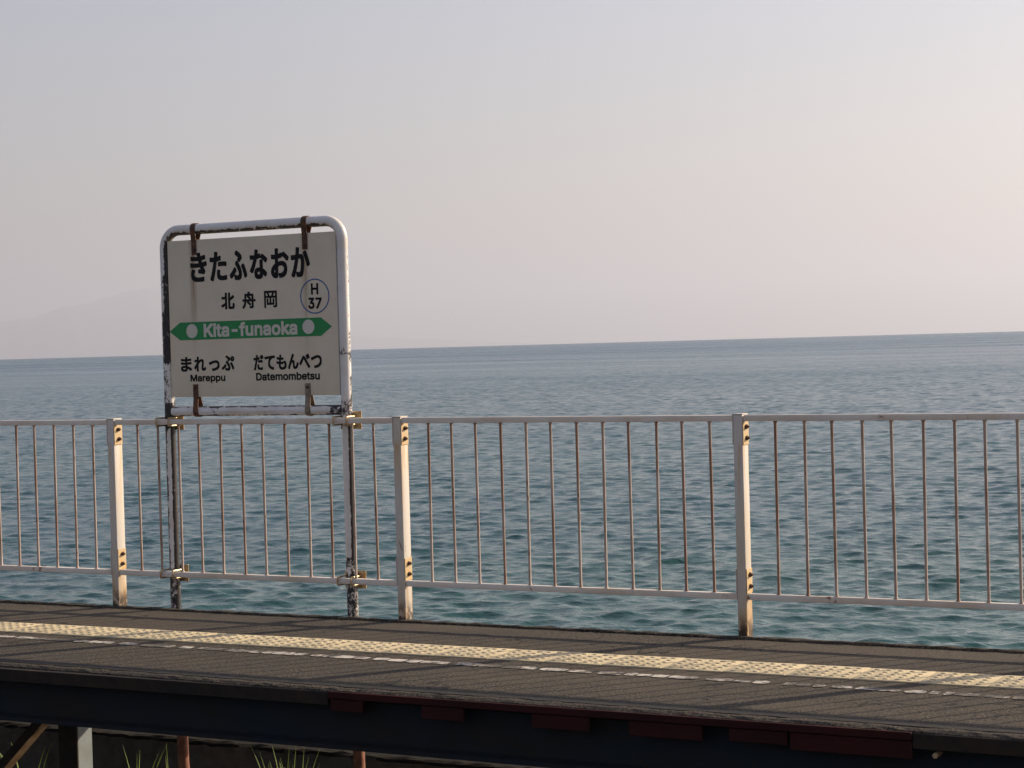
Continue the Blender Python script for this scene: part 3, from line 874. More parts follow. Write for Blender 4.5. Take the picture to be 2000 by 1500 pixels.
        '8074 14373 8019 14321 8015 14302 8019 14266 8092 14187 8154 14101 8189 14033 8198 13995 8194 13981 8184 13968 8164 13953 8145 13948 8085 13952 8015 13970 7995 13970 7975 13965 7972 13961 7968 13942 7968 13917 7982 13826 7992 13819 8008 13815 8090 13802 8168 13800 8230 13809 8258 13819 8290 13838 8307 13855 8326 13886 8338 13925 8342 13957 8342 14022 8330 14080 8311 14131 8284 14181 8224 14264 8147 14359 8131 14373 8112 14377 8092 14377|7778 13862 7798 13857 7820 13857 7839 13862 7852 13870 7902 13908 7954 13953 8020 14015 8060 14060 8068 14085 8064 14121 8020 14185 8000 14190 7982 14190 7958 14182 7937 14155 7860 14080 7792 14026 7740 13990 7732 13965 7732 13945 7737 13926|8538 13866 8608 13910 8612 13930 8612 13950 8608 13970 8551 14111 8506 14198 8467 14262 8448 14284 8430 14288 8394 14284 8334 14244 8330 14225 8330 14205 8334 14186 8384 14111 8418 14041 8456 13948 8479 13871 8484 13866 8502 13862|8434 14621 8406 14604 8393 14592 8369 14551 8360 14512 8360 14450 8369 14412 8390 14373 8406 14358 8434 14341 8470 14332 8518 14332 8554 14341 8582 14358 8597 14373 8608 14389 8620 14417 8628 14448 8630 14490 8628 14515 8618 14551 8597 14590 8582 14604 8554 14621 8518 14630 8470 14630/8493 14508 8510 14494 8516 14483 8516 14479 8504 14460 8494 14454 8480 14465 8473 14480 8483 14499|8058 14675 8014 14614 8010 14595 8014 14559 8101 14511 8164 14470 8164 14463 8142 14443 8138 14408 8146 14383 8183 14343 8208 14335 8228 14335 8246 14339 8317 14398 8351 14434 8355 14452 8355 14475 8336 14538 8302 14567 8258 14596 8191 14636 8114 14676 8078 14680',
        '10078 13782 10100 13782 10120 13788 10138 13834 10166 13932 10212 14128 10256 14361 10261 14366 10388 14394 10402 14400 10408 14410 10410 14422 10410 14515 10406 14534 10402 14537 10382 14542 10362 14542 10281 14521 10295 14608 10295 14630 10290 14650 10275 14657 10220 14665 10185 14665 10166 14661 10163 14657 10158 14637 10158 14588 10152 14537 10148 14502 10144 14498 10082 14495 10008 14502 9989 14498 9982 14488 9980 14475 9982 14382 9988 14362 9992 14359 10010 14355 10118 14352 10123 14348 10105 14255 10063 14079 10033 13974 9996 13873 9992 13855 9992 13837 9996 13819 10000 13815 10059 13786|10621 13819 10628 13870 10628 13932 10623 13951 10620 13955 10600 13960 10578 13960 10522 13948 10485 13942 10435 13942 10404 13951 10385 13964 10374 13979 10368 13997 10378 14072 10378 14092 10370 14115 10348 14122 10310 14128 10280 14128 10261 14124 10258 14120 10248 14065 10243 14008 10245 13935 10256 13889 10276 13855 10293 13838 10314 13824 10342 13812 10410 13797 10535 13800 10610 13812|10296 14224 10301 14219 10320 14215 10450 14228 10502 14225 10565 14215 10588 14215 10606 14219 10611 14224 10615 14242 10618 14285 10618 14332 10614 14351 10608 14356 10578 14362 10530 14368 10388 14368 10332 14362 10301 14356 10296 14351 10292 14332 10292 14242|10499 14404 10518 14400 10554 14404 10590 14427 10598 14439 10634 14444 10676 14472 10680 14490 10676 14526 10641 14608 10611 14663 10592 14667 10570 14667 10552 14663 10518 14642 10510 14628 10474 14623 10441 14604 10436 14598 10432 14580 10432 14560 10436 14541 10466 14478 10492 14412',
        '11371 13804 11380 13819 11402 13895 11405 13925 11401 13944 11390 13950 11340 13955 11289 13966 11249 13981 11206 14008 11172 14040 11144 14084 11127 14137 11125 14195 11134 14240 11149 14284 11164 14316 11196 14364 11226 14399 11266 14431 11307 14450 11368 14460 11442 14460 11461 14464 11465 14468 11470 14488 11470 14582 11465 14602 11461 14606 11442 14610 11422 14610 11280 14600 10992 14570 10838 14550 10778 14548 10758 14542 10754 14538 10750 14520 10750 14502 10758 14420 10762 14401 10766 14396 10785 14392 10807 14392 10925 14415 11068 14434 11039 14383 11020 14338 11002 14282 10990 14210 10987 14145 10995 14072 11022 13986 11058 13928 11100 13886 11146 13854 11204 13826 11265 13810 11335 13800',
        '12190 13856 12220 13886 12248 13934 12262 13980 12270 14040 12268 14100 12262 14130 12246 14188 12224 14236 12184 14295 12160 14302 12138 14302 12054 14284 12049 14278 12042 14253 12002 14255 11922 14245 11884 14246 11882 14260 11890 14332 11896 14344 12000 14348 12050 14355 12060 14360 12065 14380 12065 14465 12062 14478 12056 14488 12038 14492 12012 14492 11938 14482 11910 14483 11908 14490 11922 14590 11922 14615 11918 14635 11908 14641 11890 14645 11828 14650 11808 14650 11789 14646 11784 14641 11780 14622 11782 14588 11773 14490 11728 14495 11642 14518 11620 14518 11602 14514 11596 14508 11593 14490 11590 14408 11597 14384 11658 14368 11755 14350 11760 14345 11753 14272 11747 14253 11680 14267 11620 14285 11602 14285 11584 14281 11580 14278 11573 14248 11570 14170 11574 14151 11584 14144 11631 14130 11736 14111 11733 14050 11735 13995 11740 13958 11752 13912 11772 13874 11783 13858 11803 13838 11842 13814 11864 13804 11920 13792 11978 13790 12038 13795 12108 13812 12154 13832/12062 14208 12099 14161 12124 14108 12130 14085 12132 14055 12122 14018 12107 13996 12087 13976 12058 13956 12028 13944 12000 13938 11960 13935 11934 13942 11919 13949 11893 13970 11879 13991 11872 14010 11868 14030 11869 14101 11875 14105 11930 14105 12002 14110 12048 14119 12054 14124 12060 14150',
        '12678 14678 12659 14674 12652 14666 12634 14614 12564 14448 12459 14181 12399 14016 12367 13913 12362 13893 12362 13868 12366 13849 12374 13842 12429 13816 12448 13812 12470 13812 12488 13816 12494 13822 12522 13933 12564 14058 12589 14106 12618 14147 12638 14167 12667 14186 12674 14186 12680 14182 12688 14168 12692 14155 12695 14128 12695 13970 12698 13942 12707 13900 12730 13853 12746 13838 12769 13824 12818 13812 12862 13812 12911 13822 12947 13838 12980 13863 13014 13906 13041 13956 13070 14032 13090 14105 13086 14141 13034 14196 13015 14200 12982 14198 12972 14191 12960 14142 12941 14082 12923 14042 12902 14008 12877 13980 12854 13966 12843 13970 12832 13984 12825 14002 12822 14040 12822 14190 12818 14228 12806 14268 12790 14297 12777 14310 12754 14324 12710 14332 12670 14333 12744 14504 12784 14582 12788 14600 12785 14630 12778 14641 12716 14674 12698 14678',
        '13820 13850 13864 13922 13868 13940 13868 13965 13864 13984 13783 14095 13702 14219 13551 14471 13517 14519 13496 14538 13481 14546 13462 14550 13428 14552 13392 14541 13368 14522 13354 14503 13218 14261 13170 14188 13147 14161 13143 14142 13143 14120 13149 14096 13200 14020 13220 14015 13238 14015 13260 14022 13302 14104 13442 14358 13644 14019 13748 13858 13759 13846 13778 13842 13795 13842|13649 14352 13668 14348 13690 14348 13709 14352 13748 14377 13758 14404 13788 14402 13806 14406 13849 14439 13853 14475 13843 14510 13804 14606 13778 14658 13774 14663 13755 14668 13732 14668 13714 14663 13677 14638 13669 14612 13638 14612 13619 14608 13579 14581 13575 14562 13575 14540 13580 14519 13618 14428 13644 14356',
        '13934 14428 13930 14392 13962 14289 13969 14279 13988 14275 14024 14279 14149 14343 14244 14383 14310 14406 14382 14420 14402 14420 14423 14415 14464 14394 14490 14370 14516 14326 14528 14285 14528 14252 14521 14206 14501 14156 14470 14113 14452 14095 14404 14059 14353 14034 14282 14012 14230 14002 14160 13997 14142 13993 14138 13990 14133 13970 14135 13937 14164 13851 14169 13846 14188 13842 14225 13842 14310 13855 14388 13874 14466 13906 14542 13955 14587 14000 14626 14061 14655 14142 14662 14175 14670 14250 14662 14345 14646 14406 14620 14459 14582 14504 14562 14522 14528 14541 14483 14558 14432 14568 14385 14570 14318 14562 14224 14540 14180 14526 14011 14456 13939 14434',
    ],
    'near': [
        '5454 13616 5450 13600 5450 13232 5454 13217 5470 13212 5530 13212 5547 13218 5550 13232 5551 13418 5574 13376 5646 13224 5654 13216 5668 13212 5722 13212 5738 13217 5814 13376 5836 13418 5838 13232 5841 13218 5858 13212 5918 13212 5933 13217 5938 13232 5938 13600 5933 13616 5918 13620 5833 13620 5817 13616 5696 13359 5689 13369 5669 13416 5572 13614 5555 13620 5470 13620',
        '6280 13217 6285 13232 6285 13427 6276 13468 6265 13487 6250 13502 6226 13516 6185 13527 6170 13530 6103 13530 6046 13516 6013 13497 5998 13482 5986 13464 5983 13450 5986 13426 5991 13421 6048 13407 6060 13407 6076 13412 6083 13424 6102 13438 6130 13447 6148 13447 6161 13444 6178 13433 6182 13426 6180 13422 6175 13420 6100 13412 6032 13398 6006 13386 5988 13369 5980 13356 5973 13330 5973 13292 5984 13256 6006 13233 6019 13224 6036 13216 6075 13207 6098 13205 6143 13207 6171 13214 6186 13221 6194 13216 6208 13212 6265 13212/6185 13334 6184 13328 6172 13310 6151 13296 6128 13290 6108 13290 6092 13294 6080 13300 6074 13308 6075 13312 6086 13321 6113 13330 6175 13338 6182 13337',
        '6336 13216 6350 13212 6410 13212 6427 13218 6430 13232 6432 13408 6442 13426 6469 13441 6488 13444 6522 13442 6538 13447 6542 13462 6542 13510 6537 13526 6522 13530 6465 13530 6427 13519 6422 13524 6408 13527 6350 13527 6334 13522 6330 13507 6330 13232',
        '6562 13458 6552 13438 6542 13402 6540 13382 6540 13352 6542 13335 6552 13299 6564 13274 6583 13250 6604 13234 6634 13219 6682 13207 6755 13207 6796 13217 6824 13229 6844 13243 6857 13256 6866 13269 6875 13295 6871 13318 6814 13331 6860 13332 6876 13337 6880 13352 6880 13395 6878 13410 6871 13438 6861 13461 6844 13484 6814 13508 6786 13520 6745 13530 6680 13530 6632 13518 6604 13504 6580 13484/6790 13331 6780 13327 6772 13313 6759 13302 6744 13294 6725 13290 6700 13292 6677 13302 6660 13313 6649 13329 6652 13332/6654 13417 6666 13429 6679 13438 6708 13447 6718 13447 6741 13441 6754 13432 6767 13419 6762 13415 6658 13415',
        '6916 13114 6930 13110 6988 13110 7003 13114 7008 13130 7008 13218 7010 13221 7026 13214 7055 13207 7118 13207 7148 13214 7174 13224 7206 13247 7217 13260 7234 13286 7245 13325 7248 13338 7248 13400 7241 13430 7231 13456 7217 13477 7194 13500 7174 13514 7161 13518 7118 13530 7055 13530 7024 13523 7006 13514 7004 13514 6999 13524 6985 13527 6930 13527 6914 13523 6910 13507 6910 13130/7075 13290 7052 13296 7028 13313 7016 13331 7010 13347 7008 13355 7008 13382 7017 13408 7033 13429 7057 13444 7080 13447 7099 13444 7108 13438 7130 13422 7144 13398 7150 13368 7141 13334 7127 13313 7104 13296',
        '7286 13114 7300 13110 7358 13110 7373 13114 7378 13130 7378 13218 7380 13221 7396 13214 7425 13207 7488 13207 7518 13214 7544 13224 7576 13247 7587 13260 7604 13286 7615 13325 7618 13338 7618 13400 7610 13430 7601 13456 7587 13477 7565 13500 7544 13514 7531 13518 7488 13530 7425 13530 7395 13523 7376 13514 7374 13514 7369 13524 7355 13527 7300 13527 7284 13523 7280 13507 7280 13130/7445 13290 7422 13296 7398 13313 7386 13331 7380 13347 7378 13355 7378 13382 7386 13408 7403 13429 7426 13444 7450 13447 7468 13444 7478 13438 7500 13422 7514 13398 7520 13368 7511 13334 7497 13313 7474 13296',
        '7655 13523 7650 13507 7650 13305 7659 13272 7676 13245 7693 13230 7709 13222 7750 13210 7772 13207 7815 13210 7846 13217 7862 13224 7869 13216 7882 13212 7940 13212 7956 13217 7960 13232 7960 13507 7956 13523 7940 13527 7880 13527 7864 13522 7860 13507 7859 13331 7845 13310 7821 13296 7803 13292 7782 13296 7772 13302 7758 13313 7750 13327 7748 13335 7748 13507 7744 13522 7728 13527 7670 13527',
        '10134 13202 10150 13198 10330 13198 10350 13200 10400 13212 10418 13219 10460 13243 10480 13260 10503 13294 10520 13334 10530 13378 10532 13435 10527 13475 10514 13524 10497 13554 10472 13584 10443 13606 10414 13621 10347 13638 10322 13640 10150 13640 10134 13636 10130 13620 10130 13218/10234 13548 10310 13550 10345 13543 10371 13531 10394 13514 10414 13488 10423 13468 10430 13440 10430 13398 10427 13385 10421 13364 10404 13336 10394 13323 10371 13306 10345 13294 10312 13287 10238 13287 10233 13290',
        '10860 13202 10865 13218 10865 13445 10856 13478 10844 13497 10827 13514 10801 13528 10770 13538 10740 13542 10692 13542 10675 13540 10624 13526 10593 13507 10578 13492 10564 13471 10560 13455 10560 13445 10563 13431 10568 13426 10630 13410 10638 13410 10653 13414 10665 13432 10686 13448 10707 13455 10727 13455 10741 13451 10752 13444 10764 13431 10764 13426 10760 13422 10752 13420 10680 13412 10622 13400 10591 13388 10576 13377 10559 13356 10550 13325 10550 13282 10556 13256 10568 13236 10585 13218 10609 13204 10650 13192 10667 13190 10707 13190 10750 13200 10766 13206 10773 13201 10787 13198 10845 13198/10767 13332 10766 13324 10752 13300 10721 13282 10702 13278 10674 13282 10658 13290 10651 13299 10651 13304 10658 13312 10680 13323 10698 13327 10758 13335 10764 13334',
        '11096 13201 11102 13214 11102 13225 11088 13280 11072 13285 11055 13282 11033 13284 11026 13292 11025 13298 11026 13449 11030 13452 11072 13452 11088 13457 11092 13472 11092 13518 11089 13531 11072 13538 11026 13539 11025 13590 11019 13606 11005 13610 10945 13610 10931 13606 10925 13590 10924 13540 10920 13538 10892 13538 10877 13533 10872 13518 10872 13472 10878 13456 10892 13452 10920 13452 10924 13449 10925 13278 10934 13242 10943 13228 10955 13216 10969 13206 11010 13195 11072 13195',
        '11150 13502 11133 13482 11114 13448 11100 13392 11100 13340 11102 13325 11109 13297 11119 13272 11133 13250 11158 13225 11184 13209 11230 13195 11262 13190 11297 13190 11317 13192 11358 13202 11376 13209 11402 13225 11419 13243 11433 13266 11437 13282 11437 13292 11434 13306 11429 13312 11370 13325 11360 13325 11344 13320 11332 13300 11313 13286 11303 13282 11280 13278 11257 13282 11230 13296 11218 13308 11206 13328 11210 13330 11422 13330 11438 13334 11442 13350 11442 13407 11433 13446 11428 13458 11409 13489 11392 13507 11356 13528 11297 13542 11250 13542 11199 13531 11182 13524/11211 13417 11228 13437 11251 13451 11268 13455 11280 13455 11306 13446 11322 13432 11333 13417 11330 13415 11215 13415',
        '11963 13202 11968 13218 11968 13432 11963 13458 11954 13486 11944 13502 11927 13520 11901 13534 11868 13542 11808 13542 11766 13531 11734 13511 11713 13528 11698 13536 11672 13542 11617 13542 11591 13536 11574 13528 11566 13534 11552 13538 11495 13538 11479 13533 11475 13518 11475 13218 11479 13202 11495 13198 11552 13198 11569 13204 11572 13218 11572 13398 11575 13412 11579 13424 11588 13437 11604 13448 11622 13455 11638 13454 11654 13444 11664 13434 11670 13422 11670 13218 11674 13202 11690 13198 11750 13198 11766 13204 11770 13218 11770 13412 11776 13428 11788 13442 11801 13451 11815 13455 11833 13453 11853 13443 11864 13431 11868 13420 11868 13218 11871 13204 11888 13198 11948 13198',
        '12040 13240 12060 13223 12094 13204 12137 13192 12160 13190 12212 13192 12250 13202 12276 13214 12297 13228 12314 13245 12334 13276 12340 13292 12350 13330 12352 13352 12350 13402 12343 13433 12331 13464 12317 13484 12294 13507 12258 13528 12200 13542 12150 13542 12107 13533 12081 13524 12053 13504 12038 13489 12021 13466 12007 13430 12000 13400 12000 13332 12007 13302 12021 13266/12170 13455 12180 13455 12201 13449 12217 13440 12232 13424 12248 13393 12252 13365 12246 13334 12230 13305 12206 13286 12196 13282 12176 13278 12149 13284 12128 13298 12109 13324 12100 13352 12100 13380 12104 13398 12120 13427 12144 13446',
        '12870 13202 12875 13218 12875 13445 12861 13491 12849 13507 12832 13522 12803 13536 12775 13542 12750 13545 12718 13542 12687 13536 12669 13528 12644 13511 12614 13534 12580 13542 12558 13545 12527 13542 12499 13536 12481 13526 12474 13534 12460 13538 12402 13538 12387 13533 12382 13518 12382 13218 12387 13202 12402 13198 12462 13198 12479 13204 12482 13218 12482 13407 12486 13421 12500 13440 12519 13451 12532 13455 12548 13453 12564 13444 12576 13431 12580 13420 12580 13218 12584 13202 12600 13198 12660 13198 12676 13204 12680 13218 12680 13415 12684 13426 12693 13440 12712 13451 12725 13455 12735 13455 12748 13451 12767 13440 12774 13428 12778 13412 12778 13218 12781 13204 12798 13198 12855 13198',
        '12931 13636 12925 13620 12925 13218 12928 13204 12945 13198 13002 13198 13016 13201 13024 13209 13044 13199 13070 13192 13087 13190 13118 13190 13138 13192 13173 13202 13191 13209 13212 13223 13240 13253 13253 13279 13265 13318 13270 13362 13267 13402 13258 13443 13248 13466 13222 13502 13196 13521 13168 13533 13127 13542 13080 13542 13047 13536 13023 13527 13022 13620 13018 13636 13002 13640 12945 13640/13085 13280 13066 13286 13050 13298 13036 13316 13025 13345 13022 13375 13029 13404 13048 13434 13069 13448 13092 13455 13100 13455 13116 13451 13140 13437 13156 13416 13163 13400 13167 13382 13167 13352 13163 13334 13156 13319 13137 13296 13113 13282',
        '13338 13504 13323 13489 13302 13456 13294 13438 13285 13395 13285 13338 13294 13294 13304 13272 13325 13240 13343 13225 13374 13206 13425 13192 13447 13190 13482 13190 13502 13192 13543 13202 13573 13216 13589 13228 13609 13250 13618 13267 13622 13292 13619 13306 13614 13312 13555 13325 13545 13325 13528 13320 13517 13300 13498 13286 13488 13282 13465 13278 13429 13286 13415 13296 13400 13310 13391 13328 13395 13330 13607 13330 13623 13334 13627 13350 13627 13405 13613 13458 13594 13489 13579 13504 13546 13526 13533 13531 13482 13542 13435 13542 13389 13533 13362 13521/13396 13417 13400 13424 13413 13437 13436 13451 13452 13455 13465 13455 13486 13448 13499 13440 13512 13427 13516 13419 13512 13415 13400 13415',
        '13842 13201 13846 13212 13848 13225 13833 13280 13817 13285 13782 13282 13775 13285 13770 13295 13770 13449 13775 13452 13817 13452 13833 13457 13838 13472 13838 13518 13834 13531 13817 13538 13771 13539 13770 13590 13764 13606 13750 13610 13690 13610 13676 13606 13670 13590 13669 13540 13665 13538 13638 13538 13622 13533 13617 13518 13617 13472 13624 13456 13638 13452 13665 13452 13669 13449 13670 13272 13676 13246 13692 13222 13709 13209 13724 13202 13755 13195 13817 13195',
        '13883 13220 13906 13206 13945 13195 13980 13190 14015 13190 14050 13195 14096 13209 14127 13230 14137 13243 14146 13259 14152 13285 14152 13320 14146 13346 14137 13362 14122 13377 14098 13391 14046 13406 13984 13420 13969 13426 13959 13436 13963 13442 13976 13451 14002 13458 14026 13451 14042 13440 14054 13420 14070 13415 14090 13415 14141 13426 14148 13442 14144 13466 14138 13478 14124 13500 14112 13512 14091 13526 14045 13540 14028 13542 13977 13542 13950 13538 13919 13528 13890 13512 13873 13494 13864 13481 13855 13445 13855 13420 13862 13392 13870 13376 13888 13358 13906 13346 13932 13337 14026 13316 14047 13302 14040 13290 14028 13284 14002 13278 13992 13278 13974 13282 13958 13290 13950 13298 13936 13322 13922 13325 13908 13325 13853 13314 13848 13309 13845 13295 13849 13269 13856 13252 13866 13238',
        '14190 13533 14185 13518 14185 13300 14194 13264 14199 13252 14208 13238 14228 13218 14241 13209 14259 13202 14305 13192 14337 13192 14355 13195 14383 13202 14401 13211 14404 13210 14408 13201 14422 13198 14480 13198 14495 13202 14500 13218 14500 13518 14495 13533 14480 13538 14420 13538 14404 13531 14400 13518 14400 13332 14391 13312 14379 13298 14361 13286 14348 13282 14328 13282 14312 13289 14293 13305 14287 13317 14282 13340 14282 13518 14279 13531 14262 13538 14205 13538',
    ],
    'code': [
        '14077 17967 14090 17962 14185 17962 14199 17968 14202 17980 14202 18220 14208 18225 14436 18224 14438 17980 14441 17968 14455 17962 14550 17962 14563 17967 14568 17980 14568 18580 14563 18593 14550 18598 14455 18598 14441 18592 14438 18580 14438 18355 14432 18350 14204 18352 14202 18580 14199 18592 14185 18598 14090 18598 14077 18593 14073 18580 14073 17980',
        '13896 17794 13890 17780 13890 17692 13894 17680 13908 17675 14076 17673 13982 17556 13980 17462 13984 17451 13997 17445 14070 17445 14113 17431 14127 17422 14148 17396 14156 17381 14160 17358 14153 17336 14139 17316 14127 17306 14103 17292 14065 17288 14042 17294 14013 17313 13994 17344 13990 17363 13984 17374 13972 17378 13872 17376 13866 17372 13862 17360 13862 17318 13876 17266 13898 17230 13923 17206 13956 17184 13990 17172 14032 17162 14115 17162 14160 17172 14186 17182 14224 17206 14257 17240 14276 17276 14288 17322 14288 17400 14275 17446 14261 17476 14250 17492 14217 17522 14188 17538 14151 17552 14264 17689 14268 17702 14268 17780 14264 17792 14250 17798 13908 17798',
        '14398 17176 14410 17172 14510 17172 14523 17177 14531 17189 14774 17664 14778 17678 14778 17770 14772 17784 14760 17788 14370 17788 14356 17782 14353 17770 14353 17682 14358 17668 14370 17665 14617 17662 14397 17234 14393 17220 14393 17190',
    ],
    'latin': [
        '7188 15767 7195 15787 7195 15820 7188 15841 6916 16183 6909 16194 7187 16460 7195 16482 7195 16515 7190 16532 7170 16540 7010 16540 6994 16536 6702 16254 6700 16515 6696 16531 6691 16536 6675 16540 6548 16540 6530 16535 6522 16515 6522 15787 6528 15770 6548 15762 6675 15762 6695 15770 6700 15787 6700 15998 6713 16014 6760 16060 6768 16064 7003 15770 7025 15762 7170 15762',
        '7248 15762 7373 15762 7390 15767 7398 15787 7398 16338 7393 16355 7373 16362 7248 16362 7230 16358 7223 16338 7223 15787 7228 15770|7216 16406 7239 16384 7278 16370 7345 16370 7376 16379 7402 16400 7411 16416 7415 16432 7418 16482 7408 16518 7400 16532 7386 16544 7366 16554 7338 16560 7285 16560 7256 16554 7242 16546 7224 16532 7212 16511 7208 16495 7208 16435',
        '7794 15769 7798 15774 7802 15790 7802 15830 7782 15910 7762 15918 7694 15914 7678 15926 7670 15947 7670 16207 7675 16210 7765 16210 7785 16218 7790 16235 7790 16338 7786 16353 7781 16358 7765 16362 7672 16364 7670 16462 7666 16478 7661 16484 7645 16488 7523 16488 7506 16484 7502 16478 7498 16462 7496 16364 7432 16362 7416 16358 7412 16353 7408 16338 7408 16235 7412 16219 7416 16214 7432 16210 7492 16210 7497 16207 7498 15892 7509 15846 7528 15813 7543 15798 7559 15786 7597 15769 7660 15758 7732 15758 7758 15760',
        '8332 15767 8340 15787 8340 16185 8328 16244 8314 16276 8297 16300 8282 16314 8258 16331 8221 16348 8158 16365 8112 16370 8022 16368 7944 16350 7909 16336 7860 16304 7836 16277 7814 16240 7810 16222 7810 16185 7814 16169 7819 16164 7920 16138 7952 16138 7973 16144 7988 16167 8008 16187 8029 16201 8054 16210 8078 16215 8090 16215 8124 16206 8147 16189 8162 16165 8154 16159 8138 16155 8002 16140 7912 16120 7857 16096 7843 16087 7820 16064 7804 16036 7792 15992 7792 15910 7804 15864 7828 15823 7850 15800 7897 15774 7914 15767 7982 15752 8080 15752 8136 15764 8166 15776 8176 15766 8192 15762 8315 15762/8164 16002 8161 15982 8142 15950 8109 15924 8081 15912 8060 15907 8035 15907 8014 15912 7986 15928 7972 15944 7972 15951 7980 15962 8002 15976 8020 15983 8062 15992 8161 16004',
        '8931 16029 8935 16045 8935 16152 8931 16168 8926 16174 8910 16178 8540 16178 8524 16174 8519 16168 8515 16152 8515 16045 8519 16029 8524 16024 8540 16020 8910 16020 8926 16024',
        '9180 15762 9305 15762 9321 15766 9326 15772 9330 15787 9330 16207 9335 16210 9435 16210 9452 16215 9460 16235 9460 16338 9455 16355 9435 16362 9335 16362 9330 16366 9330 16372 9340 16394 9360 16408 9378 16410 9398 16405 9435 16405 9456 16412 9482 16495 9482 16532 9478 16548 9474 16554 9410 16568 9315 16568 9262 16556 9244 16548 9200 16522 9183 16502 9169 16478 9155 16422 9154 16364 9068 16362 9052 16358 9046 16353 9042 16338 9042 16235 9048 16218 9068 16210 9150 16210 9155 16205 9155 15787 9160 15770',
        '9508 16358 9500 16338 9500 15958 9505 15920 9519 15872 9529 15852 9550 15820 9576 15798 9614 15776 9690 15758 9788 15758 9841 15769 9872 15784 9876 15783 9882 15767 9900 15762 10020 15762 10038 15767 10045 15787 10045 16338 10040 16355 10020 16362 9898 16362 9882 16358 9876 16353 9872 16338 9872 16015 9868 15992 9850 15958 9830 15938 9801 15922 9766 15913 9739 15919 9710 15936 9696 15950 9684 15968 9675 15995 9675 16338 9671 16353 9666 16358 9650 16362 9525 16362',
        '10665 15767 10672 15787 10672 16172 10668 16208 10658 16243 10646 16271 10627 16300 10602 16324 10561 16348 10490 16368 10465 16370 10380 16368 10330 16356 10300 16343 10290 16358 10272 16362 10152 16362 10135 16358 10128 16338 10128 15787 10132 15770 10152 15762 10275 15762 10291 15766 10296 15772 10300 15787 10300 16105 10306 16138 10323 16167 10346 16189 10374 16206 10412 16212 10444 16204 10467 16187 10486 16164 10498 16132 10500 16107 10500 15787 10504 15772 10509 15766 10525 15762 10648 15762',
        '11260 15767 11268 15787 11268 16182 11262 16218 11251 16256 11222 16302 11194 16326 11149 16348 11085 16365 11040 16370 10948 16368 10890 16356 10832 16333 10788 16304 10763 16277 10742 16241 10738 16225 10738 16185 10742 16169 10747 16164 10848 16138 10880 16138 10900 16144 10913 16164 10936 16187 10956 16201 11002 16215 11018 16215 11051 16206 11073 16190 11089 16165 11081 16159 11065 16155 10965 16145 10857 16126 10802 16106 10758 16077 10732 16036 10720 15992 10720 15910 10732 15864 10753 15825 10778 15800 10824 15774 10874 15759 10910 15752 11008 15752 11063 15764 11094 15776 11104 15766 11120 15762 11242 15762/11092 16002 11089 15982 11067 15948 11036 15924 11008 15912 10988 15907 10960 15907 10942 15912 10916 15926 10898 15944 10899 15951 10908 15962 10929 15976 10947 15983 10990 15992 11088 16004',
        '11847 15825 11884 15873 11906 15914 11922 15970 11930 16020 11930 16100 11918 16170 11909 16201 11891 16238 11865 16277 11837 16304 11817 16320 11774 16344 11713 16362 11655 16370 11565 16368 11510 16356 11482 16346 11452 16331 11416 16307 11376 16264 11344 16208 11325 16142 11320 16107 11320 16012 11334 15940 11356 15886 11393 15836 11428 15805 11474 15779 11539 15759 11580 15752 11668 15752 11743 15767 11796 15789/11628 15907 11586 15916 11558 15933 11540 15948 11511 15991 11504 16009 11495 16055 11498 16082 11507 16118 11533 16164 11553 16184 11576 16201 11612 16212 11638 16212 11672 16202 11697 16184 11715 16167 11741 16124 11755 16065 11753 16038 11746 16009 11734 15982 11720 15960 11695 15936 11678 15924 11650 15912',
        '11992 16536 11986 16531 11982 16515 11982 15787 11988 15770 12008 15762 12130 15762 12150 15770 12155 15787 12155 15960 12158 15967 12172 15976 12359 15766 12375 15762 12525 15762 12542 15767 12550 15787 12550 15820 12546 15836 12537 15849 12319 16096 12528 16288 12532 16305 12532 16338 12528 16355 12508 16362 12360 16362 12344 16358 12157 16189 12155 16515 12151 16531 12146 16536 12130 16540 12008 16540',
        '13070 15767 13078 15787 13078 16192 13061 16258 13037 16297 13017 16317 12966 16346 12920 16360 12850 16370 12760 16368 12692 16353 12664 16344 12634 16328 12593 16300 12576 16280 12552 16238 12548 16222 12548 16185 12552 16169 12557 16164 12658 16138 12692 16138 12710 16142 12728 16169 12759 16196 12784 16208 12815 16215 12843 16212 12866 16204 12887 16187 12900 16166 12896 16161 12875 16155 12740 16140 12650 16120 12599 16098 12578 16084 12561 16067 12544 16041 12532 16002 12530 15987 12530 15915 12540 15872 12546 15854 12568 15820 12596 15796 12634 15774 12688 15758 12720 15752 12818 15752 12866 15762 12904 15776 12914 15766 12930 15762 13052 15762/12904 16002 12898 15979 12882 15953 12867 15938 12846 15924 12818 15912 12798 15907 12772 15907 12752 15912 12723 15928 12708 15946 12710 15952 12725 15967 12741 15976 12767 15986 12900 16005',
    ],
}


def smooth(a, b, x):
    t = min(1, max(0, (x - a) / (b - a)))
    return t * t * (3 - 2 * t)


